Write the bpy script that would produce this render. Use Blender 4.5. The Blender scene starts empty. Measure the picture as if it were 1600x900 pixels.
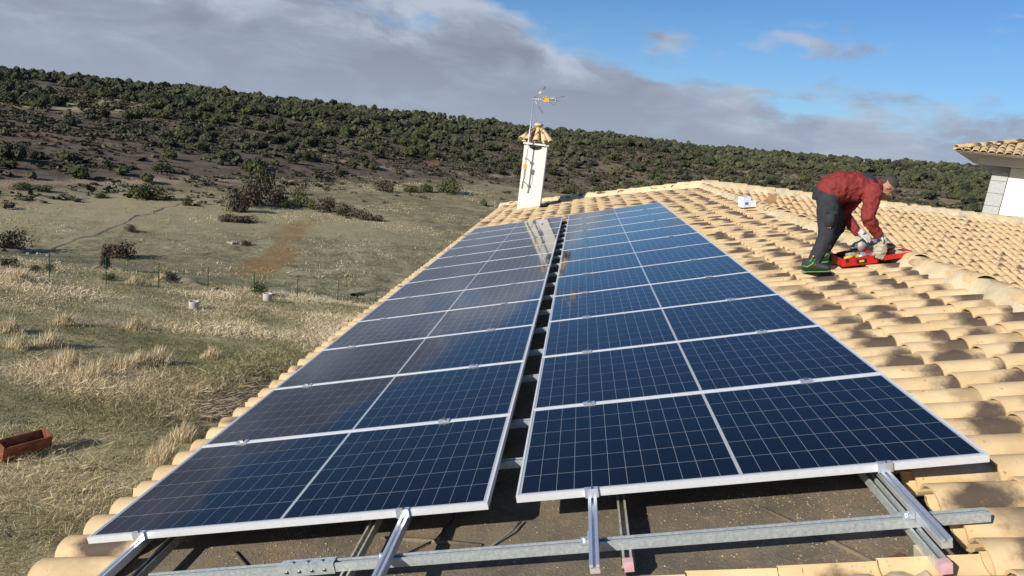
import bpy, math, random
import numpy as np
from mathutils import Matrix, Vector
R_ = math.radians
random.seed(7); rng = np.random.default_rng(11)
scene = bpy.context.scene
col = scene.collection

# ------------------------------------------------------------------ camera
F = 1060.0
RC = np.array([[0.98844393, 0.10071851, 0.11328889], [0.13226099, -0.20786525, -0.96917443], [-0.07406498, 0.97295828, -0.21878427]])
CW = np.array([0.09017486, -2.93919816, 1.66615136])
cd = bpy.data.cameras.new('camera'); cam = bpy.data.objects.new('camera', cd); col.objects.link(cam)
cd.sensor_width = 36; cd.lens = 36 * F / 1600; cd.clip_start = .05; cd.clip_end = 9000
rx, ry, rz = RC[0], -RC[1], -RC[2]
cam.matrix_world = Matrix(((rx[0], ry[0], rz[0], CW[0]), (rx[1], ry[1], rz[1], CW[1]), (rx[2], ry[2], rz[2], CW[2]), (0, 0, 0, 1)))
scene.camera = cam
scene.render.resolution_x = 1024; scene.render.resolution_y = 576
scene.view_settings.view_transform = 'Standard'; scene.view_settings.look = 'None'
scene.view_settings.exposure = 0.22; scene.view_settings.gamma = 1

def ray(px, py):
    d = RC.T @ np.array([(px - 800) / F, (py - 450) / F, 1.]); return d / np.linalg.norm(d)
def at_y(px, py, Y):
    d = ray(px, py); return CW + d * (Y - CW[1]) / d[1]

# ------------------------------------------------------------------ light
SUN_AZ, SUN_EL = R_(45), R_(26)         # light travels towards +X +Y
Ld = Vector((math.cos(SUN_AZ) * math.cos(SUN_EL), math.sin(SUN_AZ) * math.cos(SUN_EL), -math.sin(SUN_EL)))
sd = bpy.data.lights.new('sun', 'SUN'); sd.energy = 4.8; sd.angle = R_(.53); sd.color = (1, .93, .82)
sun = bpy.data.objects.new('sun', sd); col.objects.link(sun)
sun.rotation_euler = Ld.to_track_quat('-Z', 'Y').to_euler()

W = bpy.data.worlds.new('World'); scene.world = W; W.use_nodes = True
nt = W.node_tree; nt.nodes.clear()
def N(tree, t, **k):
    n = tree.nodes.new(t)
    for a, b in k.items():
        if a == 'ins':
            for i, v in b.items(): n.inputs[i].default_value = v
        else: setattr(n, a, b)
    return n
def LK(tree, a, b): tree.links.new(a, b)
def math_node(tree, op, a, b=None, c=None, clamp=False):
    n = N(tree, 'ShaderNodeMath', operation=op, use_clamp=clamp)
    for i, v in enumerate((a, b, c)):
        if v is None: continue
        if isinstance(v, (int, float)): n.inputs[i].default_value = v
        else: LK(tree, v, n.inputs[i])
    return n.outputs[0]
def mixc(tree, f, a, b, mode='MIX'):
    n = N(tree, 'ShaderNodeMix', data_type='RGBA', blend_type=mode)
    for s, v in ((n.inputs[0], f), (n.inputs[6], a), (n.inputs[7], b)):
        if isinstance(v, (int, float)): s.default_value = v
        elif isinstance(v, tuple): s.default_value = (*v[:3], 1)
        else: LK(tree, v, s)
    return n.outputs[2]
def ramp(tree, f, stops, interp='LINEAR'):
    n = N(tree, 'ShaderNodeValToRGB'); n.color_ramp.interpolation = interp
    el = n.color_ramp.elements
    while len(el) < len(stops): el.new(.5)
    for e, (p, c) in zip(el, stops):
        e.position = p; e.color = (*c, 1) if isinstance(c, tuple) else (c, c, c, 1)
    LK(tree, f, n.inputs[0]); return n.outputs[0]
def noise(tree, vec, scale, detail=4, rough=.55, dist=0.0):
    n = N(tree, 'ShaderNodeTexNoise'); n.inputs['Scale'].default_value = scale
    n.inputs['Detail'].default_value = detail; n.inputs['Roughness'].default_value = rough; n.inputs['Distortion'].default_value = dist
    if vec is not None: LK(tree, vec, n.inputs['Vector'])
    return n.outputs[0]

def build_sky():
    t = nt
    sky = N(t, 'ShaderNodeTexSky', sky_type='NISHITA', sun_disc=False)
    sky.sun_elevation = SUN_EL; sky.sun_rotation = R_(225); sky.altitude = 900
    sky.air_density = 1.0; sky.dust_density = .7; sky.ozone_density = 1.6
    tc = N(t, 'ShaderNodeTexCoord')
    sep = N(t, 'ShaderNodeSeparateXYZ'); LK(t, tc.outputs['Generated'], sep.inputs[0])
    z = math_node(t, 'MAXIMUM', sep.outputs[2], 0.0)
    el = math_node(t, 'MULTIPLY', math_node(t, 'ARCSINE', z), 57.2958)
    az = math_node(t, 'MULTIPLY', math_node(t, 'ARCTAN2', sep.outputs[0], sep.outputs[1]), 57.2958)
    cmb = N(t, 'ShaderNodeCombineXYZ'); LK(t, sep.outputs[0], cmb.inputs[0]); LK(t, sep.outputs[1], cmb.inputs[1]); LK(t, math_node(t, 'MULTIPLY', z, 2.6), cmb.inputs[2])
    P = cmb.outputs[0]
    n1 = noise(t, P, 5.0, 7, .52, .35)
    n2 = noise(t, P, 13.0, 6, .55, .5)
    # a low cloud deck whose front runs down to the right, clear deep blue above it
    fr_ = math_node(t, 'SUBTRACT', 18.5, math_node(t, 'MULTIPLY', el, 2.6))
    fr_ = math_node(t, 'SUBTRACT', fr_, math_node(t, 'MULTIPLY', math_node(t, 'MAXIMUM', math_node(t, 'SUBTRACT', el, 11.2), 0.0), 9.0))
    m = math_node(t, 'MULTIPLY', math_node(t, 'SUBTRACT', fr_, az), 1 / 14.0)
    m = math_node(t, 'MINIMUM', m, .50)
    m = math_node(t, 'MAXIMUM', m, -.12)
    hi = math_node(t, 'MULTIPLY', math_node(t, 'MAXIMUM', math_node(t, 'SUBTRACT', el, 9.0), 0.0), .05)
    m = math_node(t, 'SUBTRACT', m, math_node(t, 'MULTIPLY', hi, math_node(t, 'GREATER_THAN', az, 0.0)))
    m = math_node(t, 'SUBTRACT', m, math_node(t, 'MULTIPLY', math_node(t, 'MAXIMUM', math_node(t, 'SUBTRACT', el, 11.2), 0.0), .30))
    lo = math_node(t, 'MULTIPLY', math_node(t, 'MAXIMUM', math_node(t, 'SUBTRACT', 7.5, el), 0.0), .125)
    m = math_node(t, 'ADD', m, lo)
    m = math_node(t, 'ADD', m, math_node(t, 'MULTIPLY', math_node(t, 'SUBTRACT', n1, .5), 2.3))
    m = math_node(t, 'ADD', m, math_node(t, 'MULTIPLY', math_node(t, 'SUBTRACT', n2, .5), .8))
    mr = N(t, 'ShaderNodeMapRange', interpolation_type='SMOOTHSTEP'); LK(t, m, mr.inputs[0])
    mr.inputs[1].default_value = -.05; mr.inputs[2].default_value = .38; mr.inputs[3].default_value = 0; mr.inputs[4].default_value = .95
    mask = mr.outputs[0]
    shade = math_node(t, 'ADD', noise(t, P, 7.5, 6, .55, .5), math_node(t, 'MULTIPLY', math_node(t, 'SUBTRACT', .62, m), .18))
    cc = ramp(t, shade, [(.36, (3.0, 3.25, 4.1)), (.52, (3.8, 4.25, 5.4)), (.68, (5.8, 6.4, 7.5))])
    hz = N(t, 'ShaderNodeMapRange'); LK(t, el, hz.inputs[0]); hz.inputs[1].default_value = 0.0; hz.inputs[2].default_value = 7.0; hz.inputs[3].default_value = .7; hz.inputs[4].default_value = 0
    cc = mixc(t, hz.outputs[0], cc, (4.5, 5.3, 6.7))
    skyc = mixc(t, 1.0, sky.outputs[0], (.62, .95, 1.30), 'MULTIPLY')
    pale = N(t, 'ShaderNodeMapRange'); LK(t, el, pale.inputs[0]); pale.inputs[1].default_value = 1.0; pale.inputs[2].default_value = 11.0; pale.inputs[3].default_value = .38; pale.inputs[4].default_value = 0
    skyc = mixc(t, pale.outputs[0], skyc, (4.6, 6.6, 9.2))
    c = mixc(t, mask, skyc, cc)
    bg = N(t, 'ShaderNodeBackground'); LK(t, c, bg.inputs[0]); bg.inputs[1].default_value = .073
    out = N(t, 'ShaderNodeOutputWorld'); LK(t, bg.outputs[0], out.inputs[0])
build_sky()

# ------------------------------------------------------------------ materials
MATS = {}
def new_mat(name):
    m = bpy.data.materials.new(name); m.use_nodes = True; m.node_tree.nodes.clear(); MATS[name] = m
    t = m.node_tree; b = N(t, 'ShaderNodeBsdfPrincipled'); o = N(t, 'ShaderNodeOutputMaterial'); LK(t, b.outputs[0], o.inputs[0])
    return m, t, b
def bump(t, b, h, strength=.3, dist=.01):
    n = N(t, 'ShaderNodeBump'); n.inputs['Strength'].default_value = strength; n.inputs['Distance'].default_value = dist
    LK(t, h, n.inputs['Height']); LK(t, n.outputs[0], b.inputs['Normal'])
def simple(name, c, rough=.6, metal=0, var=.25, scale=20, bmp=0, c2=None, spec=None):
    m, t, b = new_mat(name)
    tc = N(t, 'ShaderNodeTexCoord'); nz = noise(t, tc.outputs['Object'], scale, 5, .6)
    a = tuple(x * (1 - var) for x in c); d = c2 or tuple(min(1, x * (1 + var)) for x in c)
    LK(t, ramp(t, nz, [(.3, a), (.7, d)]), b.inputs['Base Color'])
    b.inputs['Roughness'].default_value = rough; b.inputs['Metallic'].default_value = metal
    if spec is not None: b.inputs['Specular IOR Level'].default_value = spec
    if bmp: bump(t, b, nz, bmp, .004)
    return m

simple('aluminium', (.80, .82, .85), .3, .7, .08, 60)
simple('frame_metal', (.78, .79, .80), .42, .25, .05, 40)
simple('galvanised', (.56, .60, .59), .45, .45, .22, 55)
simple('old_steel', (.44, .42, .36), .6, .4, .3, 30)
simple('pink_cap', (.62, .38, .40), .7, 0, .2)
simple('black_rubber', (.012, .012, .012), .6, 0, .2)
simple('bolt', (.3, .3, .3), .35, .8, .1)
simple('white_plaster', (.80, .77, .70), .9, 0, .07, 6, .25)
simple('chimney_plaster', (.80, .78, .70), .9, 0, .10, 3.2, .25, c2=(.88, .86, .80))
simple('grey_stone', (.42, .44, .43), .8, 0, .1, 14)
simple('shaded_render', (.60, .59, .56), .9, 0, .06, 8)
simple('red_paint_rust', (.12, .035, .02), .8, 0, .4, 9, .5, c2=(.27, .085, .04))
simple('green_wire', (.015, .09, .055), .5, 0, .2)
simple('concrete_pale', (.50, .45, .41), .9, 0, .15, 20, .3)
simple('rock', (.34, .31, .26), .95, 0, .3, 3, .5)
simple('bark', (.10, .08, .06), .95, 0, .3, 6)
simple('dead_wood', (.16, .12, .08), .95, 0, .5, 3, c2=(.42, .34, .25))
simple('orange_plastic', (.80, .40, .05), .45, 0, .1)
simple('steel_wire', (.55, .55, .55), .4, .7, .1)
simple('cardboard_white', (.72, .76, .82), .7, 0, .06, 12)
simple('cardboard_brown', (.32, .19, .10), .85, 0, .12, 20)
simple('blue_print', (.05, .14, .42), .6, 0, .1)
simple('red_jacket', (.20, .021, .019), .8, 0, .22, 9, .3)
simple('navy_patch', (.022, .028, .04), .85, 0, .2, 12)
simple('work_trousers', (.026, .029, .035), .9, 0, .3, 14, .3)
simple('knee_patch', (.012, .013, .015), .85, 0, .2)
simple('skin', (.40, .21, .14), .6, 0, .12, 25)
simple('hair', (.055, .044, .036), .9, 0, .5, 150)
simple('glove', (.55, .54, .52), .85, 0, .3, 30, .3)
simple('shoe_green', (.10, .30, .045), .6, 0, .3, 40)
simple('shoe_black', (.025, .03, .028), .7, 0, .3)
simple('shoe_red', (.25, .02, .02), .7)
simple('case_red', (.48, .016, .012), .38, 0, .06)
simple('tool_grey', (.24, .25, .26), .5, .2, .3)
simple('tool_yellow', (.62, .45, .05), .5)
simple('grass_base', (.2, .2, .1), .9)

def mat_bag():
    m, t, b = new_mat('clear_bag')
    b.inputs['Base Color'].default_value = (.50, .45, .34, 1); b.inputs['Roughness'].default_value = .3
    tc = N(t, 'ShaderNodeTexCoord'); nz = noise(t, tc.outputs['Object'], 30, 5, .6)
    b.inputs['Transmission Weight'].default_value = .25; bump(t, b, nz, .8, .02)
mat_bag()

def mat_cells(name, grid):
    """printed solar cells behind glass; local x across the module 0..2.1, y 0..1.068"""
    m, t, b = new_mat(name)
    tc = N(t, 'ShaderNodeTexCoord')
    nz = noise(t, tc.outputs['Object'], 1.3, 3, .5)
    sepo = N(t, 'ShaderNodeObjectInfo')
    base = ramp(t, nz, [(.35, (.0018, .0022, .007)), (.7, (.0028, .0042, .014))])
    dust = noise(t, tc.outputs['Object'], 5, 6, .65)
    base = mixc(t, ramp(t, dust, [(.5, 0.0), (.9, .02)]), base, (.25, .22, .18))
    if grid:
        s = N(t, 'ShaderNodeSeparateXYZ'); LK(t, tc.outputs['Object'], s.inputs[0])
        # x: two halves of 12, y: 6 rows
        xx = math_node(t, 'ABSOLUTE', math_node(t, 'SUBTRACT', s.outputs[0], 1.05))
        ux = math_node(t, 'DIVIDE', math_node(t, 'SUBTRACT', xx, .008), .0849)
        fx = math_node(t, 'ABSOLUTE', math_node(t, 'SUBTRACT', math_node(t, 'FRACT', ux), .5))
        uy = math_node(t, 'DIVIDE', math_node(t, 'SUBTRACT', s.outputs[1], .0245), .171)
        fy = math_node(t, 'ABSOLUTE', math_node(t, 'SUBTRACT', math_node(t, 'FRACT', uy), .5))
        lx = math_node(t, 'GREATER_THAN', fx, .5 - .0008 / .0849)
        ly = math_node(t, 'GREATER_THAN', fy, .5 - .0012 / .171)
        cx = math_node(t, 'LESS_THAN', xx, .008)
        ex = math_node(t, 'GREATER_THAN', ux, 12.0)
        l = math_node(t, 'MAXIMUM', math_node(t, 'MAXIMUM', lx, ly), math_node(t, 'MAXIMUM', cx, ex))
        base = mixc(t, l, base, (.42, .44, .46))
    LK(t, base, b.inputs['Base Color'])
    b.inputs['Roughness'].default_value = .5; b.inputs['Specular IOR Level'].default_value = .08
    b.inputs['Coat Weight'].default_value = 1.0; b.inputs['Coat IOR'].default_value = 1.43
    b.inputs['Coat Roughness'].default_value = .05
mat_cells('cell_print', True); mat_cells('cell', False)
def mat_backsheet():
    m, t, b = new_mat('backsheet')
    b.inputs['Base Color'].default_value = (.42, .44, .46, 1); b.inputs['Specular IOR Level'].default_value = .08; b.inputs['Roughness'].default_value = .5
    b.inputs['Coat Weight'].default_value = 1; b.inputs['Coat Roughness'].default_value = .05; b.inputs['Coat IOR'].default_value = 1.43
mat_backsheet()

def mat_tile(name, joined):
    m, t, b = new_mat(name)
    at = N(t, 'ShaderNodeAttribute', attribute_name='rnd', attribute_type='GEOMETRY' if joined else 'OBJECT')
    r = at.outputs['Fac']
    uv = N(t, 'ShaderNodeUVMap'); uv.uv_map = 'UVMap'
    su = N(t, 'ShaderNodeSeparateXYZ'); LK(t, uv.outputs[0], su.inputs[0])
    u, v = su.outputs[0], su.outputs[1]
    cv = N(t, 'ShaderNodeCombineXYZ')
    LK(t, math_node(t, 'MULTIPLY', u, .45), cv.inputs[0]); LK(t, math_node(t, 'MULTIPLY', v, .25), cv.inputs[1]); LK(t, math_node(t, 'MULTIPLY', r, 90.0), cv.inputs[2])
    nz = noise(t, cv.outputs[0], 5.5, 4, .55); fine = noise(t, cv.outputs[0], 60, 5, .65)
    wn = N(t, 'ShaderNodeTexWhiteNoise', noise_dimensions='1D'); LK(t, r, wn.inputs['W']); wc = N(t, 'ShaderNodeSeparateColor'); LK(t, wn.outputs['Color'], wc.inputs[0])
    w1, w2, w3 = wc.outputs[0], wc.outputs[1], wc.outputs[2]
    base = ramp(t, nz, [(.25, (.56, .385, .195)), (.55, (.68, .50, .275)), (.8, (.76, .60, .36))])
    base = mixc(t, math_node(t, 'MULTIPLY', w3, .35), base, (.62, .43, .25))
    # flamed dark patch somewhere on the exposed length
    cen = math_node(t, 'ADD', .42, math_node(t, 'MULTIPLY', w1, .48))
    d = math_node(t, 'ABSOLUTE', math_node(t, 'SUBTRACT', u, cen))
    dv = math_node(t, 'ABSOLUTE', math_node(t, 'SUBTRACT', v, math_node(t, 'ADD', -.10, math_node(t, 'MULTIPLY', w2, .50))))
    d = math_node(t, 'ADD', math_node(t, 'MULTIPLY', d, .72), math_node(t, 'MULTIPLY', dv, .46))
    d = math_node(t, 'ADD', d, math_node(t, 'MULTIPLY', math_node(t, 'SUBTRACT', nz, .5), .5))
    d = math_node(t, 'ADD', d, math_node(t, 'MULTIPLY', math_node(t, 'SUBTRACT', fine, .5), .12))
    mr = N(t, 'ShaderNodeMapRange', interpolation_type='SMOOTHSTEP'); LK(t, d, mr.inputs[0]); mr.inputs[1].default_value = .16; mr.inputs[2].default_value = .40; mr.inputs[3].default_value = 1; mr.inputs[4].default_value = 0
    has = N(t, 'ShaderNodeMapRange'); LK(t, math_node(t, 'FRACT', math_node(t, 'MULTIPLY', w2, 7.3)), has.inputs[0]); has.inputs[1].default_value = .05; has.inputs[2].default_value = .30
    has.inputs[3].default_value = 0; has.inputs[4].default_value = .93
    k = math_node(t, 'MULTIPLY', mr.outputs[0], has.outputs[0])
    c = mixc(t, k, base, (.060, .043, .038))
    c = mixc(t, ramp(t, fine, [(.60, 0.0), (.78, .35)]), c, (.34, .25, .16))
    sp = noise(t, cv.outputs[0], 28, 3, .6)
    c = mixc(t, ramp(t, sp, [(.655, 0.0), (.70, .6)]), c, (.15, .115, .065))
    LK(t, c, b.inputs['Base Color']); b.inputs['Roughness'].default_value = .75
    b.inputs['Specular IOR Level'].default_value = .3
    bump(t, b, fine, .35, .004)
mat_tile('clay_tile', False); mat_tile('clay_tile_joined', True)

def mat_mortar():
    m, t, b = new_mat('mortar'); tc = N(t, 'ShaderNodeTexCoord')
    a = noise(t, tc.outputs['Object'], 2.6, 6, .6); f = noise(t, tc.outputs['Object'], 45, 5, .7)
    c = ramp(t, a, [(.3, (.34, .32, .23)), (.42, (.56, .47, .31)), (.6, (.66, .545, .35)), (.75, (.70, .59, .39))])
    c = mixc(t, ramp(t, f, [(.5, 0.0), (.8, .4)]), c, (.30, .27, .2))
    LK(t, c, b.inputs['Base Color']); b.inputs['Roughness'].default_value = .95; bump(t, b, f, .5, .01)
mat_mortar()
def mat_felt():
    m, t, b = new_mat('roof_felt'); tc = N(t, 'ShaderNodeTexCoord'); O = tc.outputs['Object']
    a = noise(t, O, 3.2, 7, .65, .4); f = noise(t, O, 70, 4, .75); g = noise(t, O, 14, 6, .7)
    c = ramp(t, a, [(.3, (.10, .088, .072)), (.5, (.165, .138, .10)), (.7, (.25, .185, .115))])
    c = mixc(t, ramp(t, math_node(t, 'ADD', f, math_node(t, 'MULTIPLY', math_node(t, 'SUBTRACT', g, .5), .6)), [(.54, 0.0), (.68, .75)]), c, (.34, .22, .12))
    vo = N(t, 'ShaderNodeTexVoronoi'); vo.inputs['Scale'].default_value = 26; LK(t, O, vo.inputs['Vector'])
    wc = N(t, 'ShaderNodeSeparateColor'); LK(t, vo.outputs['Color'], wc.inputs[0])
    spk = math_node(t, 'MULTIPLY', math_node(t, 'LESS_THAN', vo.outputs['Distance'], .10), math_node(t, 'GREATER_THAN', wc.outputs[0], .93))
    c = mixc(t, spk, c, (.6, .58, .52))
    LK(t, c, b.inputs['Base Color']); b.inputs['Roughness'].default_value = .9; bump(t, b, f, .7, .012)
mat_felt()

def mat_foliage(name, dark, light, rnd_amt=1.0):
    m, t, b = new_mat(name)
    at = N(t, 'ShaderNodeAttribute', attribute_name='tone', attribute_type='GEOMETRY')
    LK(t, ramp(t, at.outputs['Fac'], [(0.0, dark), (1.0, light)]), b.inputs['Base Color'])
    b.inputs['Roughness'].default_value = .8; b.inputs['Specular IOR Level'].default_value = .15
mat_foliage('oak_leaves', (.018, .026, .020), (.110, .110, .055))  # darkened: cloud shade over the hillside is put into the leaf colour
mat_foliage('juniper_leaves', (.036, .048, .024), (.135, .135, .055))
mat_foliage('heath_twigs', (.046, .042, .032), (.112, .108, .060))  # twig colours lowered to carry the cloud shadow lying on the slope
mat_foliage('bramble_twigs', (.050, .038, .030), (.15, .115, .08))
def mat_grass():
    m, t, b = new_mat('grass_blades')
    at = N(t, 'ShaderNodeAttribute', attribute_name='tone', attribute_type='GEOMETRY')
    c = ramp(t, at.outputs['Fac'], [(0.0, (.11, .125, .04)), (.22, (.21, .21, .08)), (.42, (.37, .31, .165)), (.72, (.60, .50, .31)), (1.0, (.82, .70, .50))])
    LK(t, c, b.inputs['Base Color']); b.inputs['Roughness'].default_value = .8; b.inputs['Specular IOR Level'].default_value = .2
mat_grass()

def mat_ground():
    m, t, b = new_mat('ground_soil'); g = N(t, 'ShaderNodeNewGeometry'); P = g.outputs['Position']
    def A(n): return N(t, 'ShaderNodeAttribute', attribute_name=n, attribute_type='GEOMETRY').outputs['Fac']
    big = noise(t, P, .05, 6, .6, .5); mid = noise(t, P, .35, 7, .65, .4); fine = noise(t, P, 2.6, 7, .7); vf = noise(t, P, 14, 5, .75)
    # near slope: straw and green
    near = ramp(t, math_node(t, 'ADD', math_node(t, 'MULTIPLY', mid, .55), math_node(t, 'MULTIPLY', vf, .45)), [(.37, (.12, .10, .055)), (.44, (.28, .235, .125)), (.53, (.45, .375, .22)), (.66, (.64, .55, .36))])
    grn = ramp(t, noise(t, P, .22, 5, .6), [(.54, 0.0), (.70, .5)])
    near = mixc(t, grn, near, (.15, .17, .055))
    # meadow: grey green
    mead = ramp(t, math_node(t, 'ADD', math_node(t, 'MULTIPLY', mid, .5), math_node(t, 'MULTIPLY', fine, .5)), [(.38, (.085, .08, .045)), (.46, (.185, .168, .098)), (.53, (.29, .262, .160)), (.64, (.46, .405, .27))])
    mead = mixc(t, ramp(t, big, [(.4, 0.0), (.62, .5)]), mead, (.21, .165, .095))
    heath = ramp(t, math_node(t, 'ADD', math_node(t, 'MULTIPLY', mid, .45), math_node(t, 'MULTIPLY', fine, .55)), [(.38, (.060, .047, .037)), (.48, (.115, .090, .066)), (.62, (.21, .165, .125))])  # heath ground, its colour darkened to include painted cloud shade
    c = mixc(t, A('meadow'), near, mead)
    c = mixc(t, A('heath'), c, heath)
    c = mixc(t, A('straw'), c, mixc(t, fine, (.22, .185, .10), (.50, .42, .26)))
    c = mixc(t, math_node(t, 'MULTIPLY', A('path'), ramp(t, mid, [(.3, .45), (.6, 1.0)])), c, mixc(t, fine, (.19, .12, .055), (.33, .215, .10)))
    c = mixc(t, math_node(t, 'MULTIPLY', A('soil'), ramp(t, fine, [(.35, .4), (.6, 1.0)])), c, (.25, .135, .075))
    c = mixc(t, math_node(t, 'MULTIPLY', A('track'), ramp(t, fine, [(.3, .5), (.6, 1.0)])), c, (.36, .28, .19))
    c = mixc(t, math_node(t, 'MULTIPLY', A('mud'), ramp(t, fine, [(.40, .2), (.55, 1.0)])), c, (.085, .062, .042))
    LK(t, c, b.inputs['Base Color']); b.inputs['Roughness'].default_value = 1.0; b.inputs['Specular IOR Level'].default_value = .05
    h = math_node(t, 'ADD', math_node(t, 'MULTIPLY', fine, 1.0), math_node(t, 'MULTIPLY', vf, .25))
    bump(t, b, h, .45, .16)
mat_ground()

# ------------------------------------------------------------------ object helpers
def tag(o, label=None, cat=None, group=None, kind=None):
    if label: o['label'] = label
    if cat: o['category'] = cat
    if group: o['group'] = group
    if kind: o['kind'] = kind
    return o
def empty(name, loc, label, cat, group=None, rot=(0, 0, 0)):
    o = bpy.data.objects.new(name, None); o.empty_display_size = .2; col.objects.link(o)
    o.location = loc; o.rotation_euler = rot; return tag(o, label, cat, group)
class MB:
    def __init__(s): s.v = []; s.f = []; s.m = []; s.sm = []
    def add(s, vs, fs, mi=0, smooth=False):
        o = len(s.v); s.v += [tuple(map(float, p)) for p in vs]; s.f += [tuple(i + o for i in f) for f in fs]
        s.m += [mi] * len(fs); s.sm += [smooth] * len(fs)
    def box(s, a, b, mi=0, Mx=None):
        x0, y0, z0 = a; x1, y1, z1 = b
        vs = [(x0, y0, z0), (x1, y0, z0), (x1, y1, z0), (x0, y1, z0), (x0, y0, z1), (x1, y0, z1), (x1, y1, z1), (x0, y1, z1)]
        if Mx is not None: vs = [tuple(Mx @ Vector(p)) for p in vs]
        s.add(vs, [(3, 2, 1, 0), (4, 5, 6, 7), (0, 1, 5, 4), (1, 2, 6, 5), (2, 3, 7, 6), (3, 0, 4, 7)], mi); return s
    def prism(s, prof, y0, y1, axis='y', mi=0):
        """closed 2D outline swept along an axis; prof in the other two axes"""
        n = len(prof)
        def P(a, c, q): return {'y': (a, q, c), 'x': (q, a, c), 'z': (a, c, q)}[axis]
        vs = [P(a, c, y0) for a, c in prof] + [P(a, c, y1) for a, c in prof]
        fs = [(i, (i + 1) % n, n + (i + 1) % n, n + i) for i in range(n)] + [tuple(range(n))[::-1], tuple(range(n, 2 * n))]
        s.add(vs, fs, mi); return s
    def tube(s, pts, rad, seg=8, mi=0, caps=True, smooth=True, flat=None):
        pts = [Vector(p) for p in pts]; rs = rad if isinstance(rad, (list, tuple)) else [rad] * len(pts)
        vs = []; up = None
        for i, p in enumerate(pts):
            d = (pts[min(i + 1, len(pts) - 1)] - pts[max(i - 1, 0)]).normalized()
            if up is None: up = d.orthogonal().normalized()
            up = (up - d * up.dot(d)).normalized(); sd_ = d.cross(up)
            r = rs[i]; ra, rb = r if isinstance(r, tuple) else (r, r)
            for k in range(seg):
                a = 2 * math.pi * k / seg; vs.append(p + up * math.cos(a) * ra + sd_ * math.sin(a) * rb)
        n = len(pts)
        fs = [(i * seg + k, i * seg + (k + 1) % seg, (i + 1) * seg + (k + 1) % seg, (i + 1) * seg + k) for i in range(n - 1) for k in range(seg)]
        if caps: fs += [tuple(range(seg))[::-1], tuple(range((n - 1) * seg, n * seg))]
        s.add(vs, fs, mi, smooth); return s
    def loft(s, rings, mi=0, smooth=True):
        """rings: (centre, ax, ay) with half-axis vectors"""
        seg = 16; vs = []
        for c, ax, ay in rings:
            c, ax, ay = Vector(c), Vector(ax), Vector(ay)
            for k in range(seg):
                a = 2 * math.pi * k / seg; vs.append(c + ax * math.cos(a) + ay * math.sin(a))
        n = len(rings)
        fs = [(i * seg + k, i * seg + (k + 1) % seg, (i + 1) * seg + (k + 1) % seg, (i + 1) * seg + k) for i in range(n - 1) for k in range(seg)]
        fs += [tuple(range(seg))[::-1], tuple(range((n - 1) * seg, n * seg))]
        s.add(vs, fs, mi, smooth); return s
    def ball(s, c, r, seg=12, mi=0):
        rx_, ry_, rz_ = r if isinstance(r, tuple) else (r, r, r); vs = []; h = seg // 2
        for i in range(h + 1):
            th = math.pi * i / h
            for k in range(seg):
                a = 2 * math.pi * k / seg; vs.append((c[0] + rx_ * math.sin(th) * math.cos(a), c[1] + ry_ * math.sin(th) * math.sin(a), c[2] + rz_ * math.cos(th)))
        s.add(vs, [(i * seg + k, (i + 1) * seg + k, (i + 1) * seg + (k + 1) % seg, i * seg + (k + 1) % seg) for i in range(h) for k in range(seg)], mi, True); return s
    def mesh(s, name, mats):
        me = bpy.data.meshes.new(name); me.from_pydata(s.v, [], s.f)
        for m in (mats if isinstance(mats, (list, tuple)) else [mats]): me.materials.append(MATS[m])
        me.polygons.foreach_set('material_index', s.m); me.polygons.foreach_set('use_smooth', s.sm); me.update(); return me
    def build(s, name, mats, parent=None, loc=(0, 0, 0), rot=(0, 0, 0)):
        o = bpy.data.objects.new(name, s.mesh(name, mats)); col.objects.link(o); o.parent = parent; o.location = loc; o.rotation_euler = rot; return o
def inst(name, me, parent, loc=(0, 0, 0), rot=(0, 0, 0)):
    o = bpy.data.objects.new(name, me); col.objects.link(o); o.parent = parent; o.location = loc; o.rotation_euler = rot; return o
def np_mesh(name, V, Fq, mat, attrs=None, uv=None, smooth=False):
    """V (n,3), Fq (m,k) fixed-size polygons"""
    me = bpy.data.meshes.new(name); k = Fq.shape[1]
    me.vertices.add(len(V)); me.vertices.foreach_set('co', V.astype(np.float32).ravel())
    me.loops.add(Fq.size); me.loops.foreach_set('vertex_index', Fq.astype(np.int32).ravel())
    me.polygons.add(len(Fq)); me.polygons.foreach_set('loop_start', (np.arange(len(Fq)) * k).astype(np.int32))
    me.polygons.foreach_set('loop_total', np.full(len(Fq), k, np.int32))
    me.polygons.foreach_set('use_smooth', np.full(len(Fq), smooth, bool))
    for an, av in (attrs or {}).items():
        a = me.attributes.new(an, 'FLOAT', 'POINT'); a.data.foreach_set('value', av.astype(np.float32))
    if uv is not None:
        l = me.uv_layers.new(name='UVMap'); l.data.foreach_set('uv', uv[Fq.ravel()].astype(np.float32).ravel())
    me.materials.append(MATS[mat]); me.update(calc_edges=True); return me
def link_mesh(name, me, parent=None):
    o = bpy.data.objects.new(name, me); col.objects.link(o); o.parent = parent; return o
def stamp(V, Fq, M3, T):
    """copies of template (V,Fq) with matrices M3 (n,3,3) and offsets T (n,3)"""
    n = len(T); VV = np.einsum('nij,vj->nvi', M3, V) + T[:, None, :]
    FF = (Fq[None] + (np.arange(n) * len(V))[:, None, None]).reshape(-1, Fq.shape[1])
    return VV.reshape(-1, 3), FF

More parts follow.
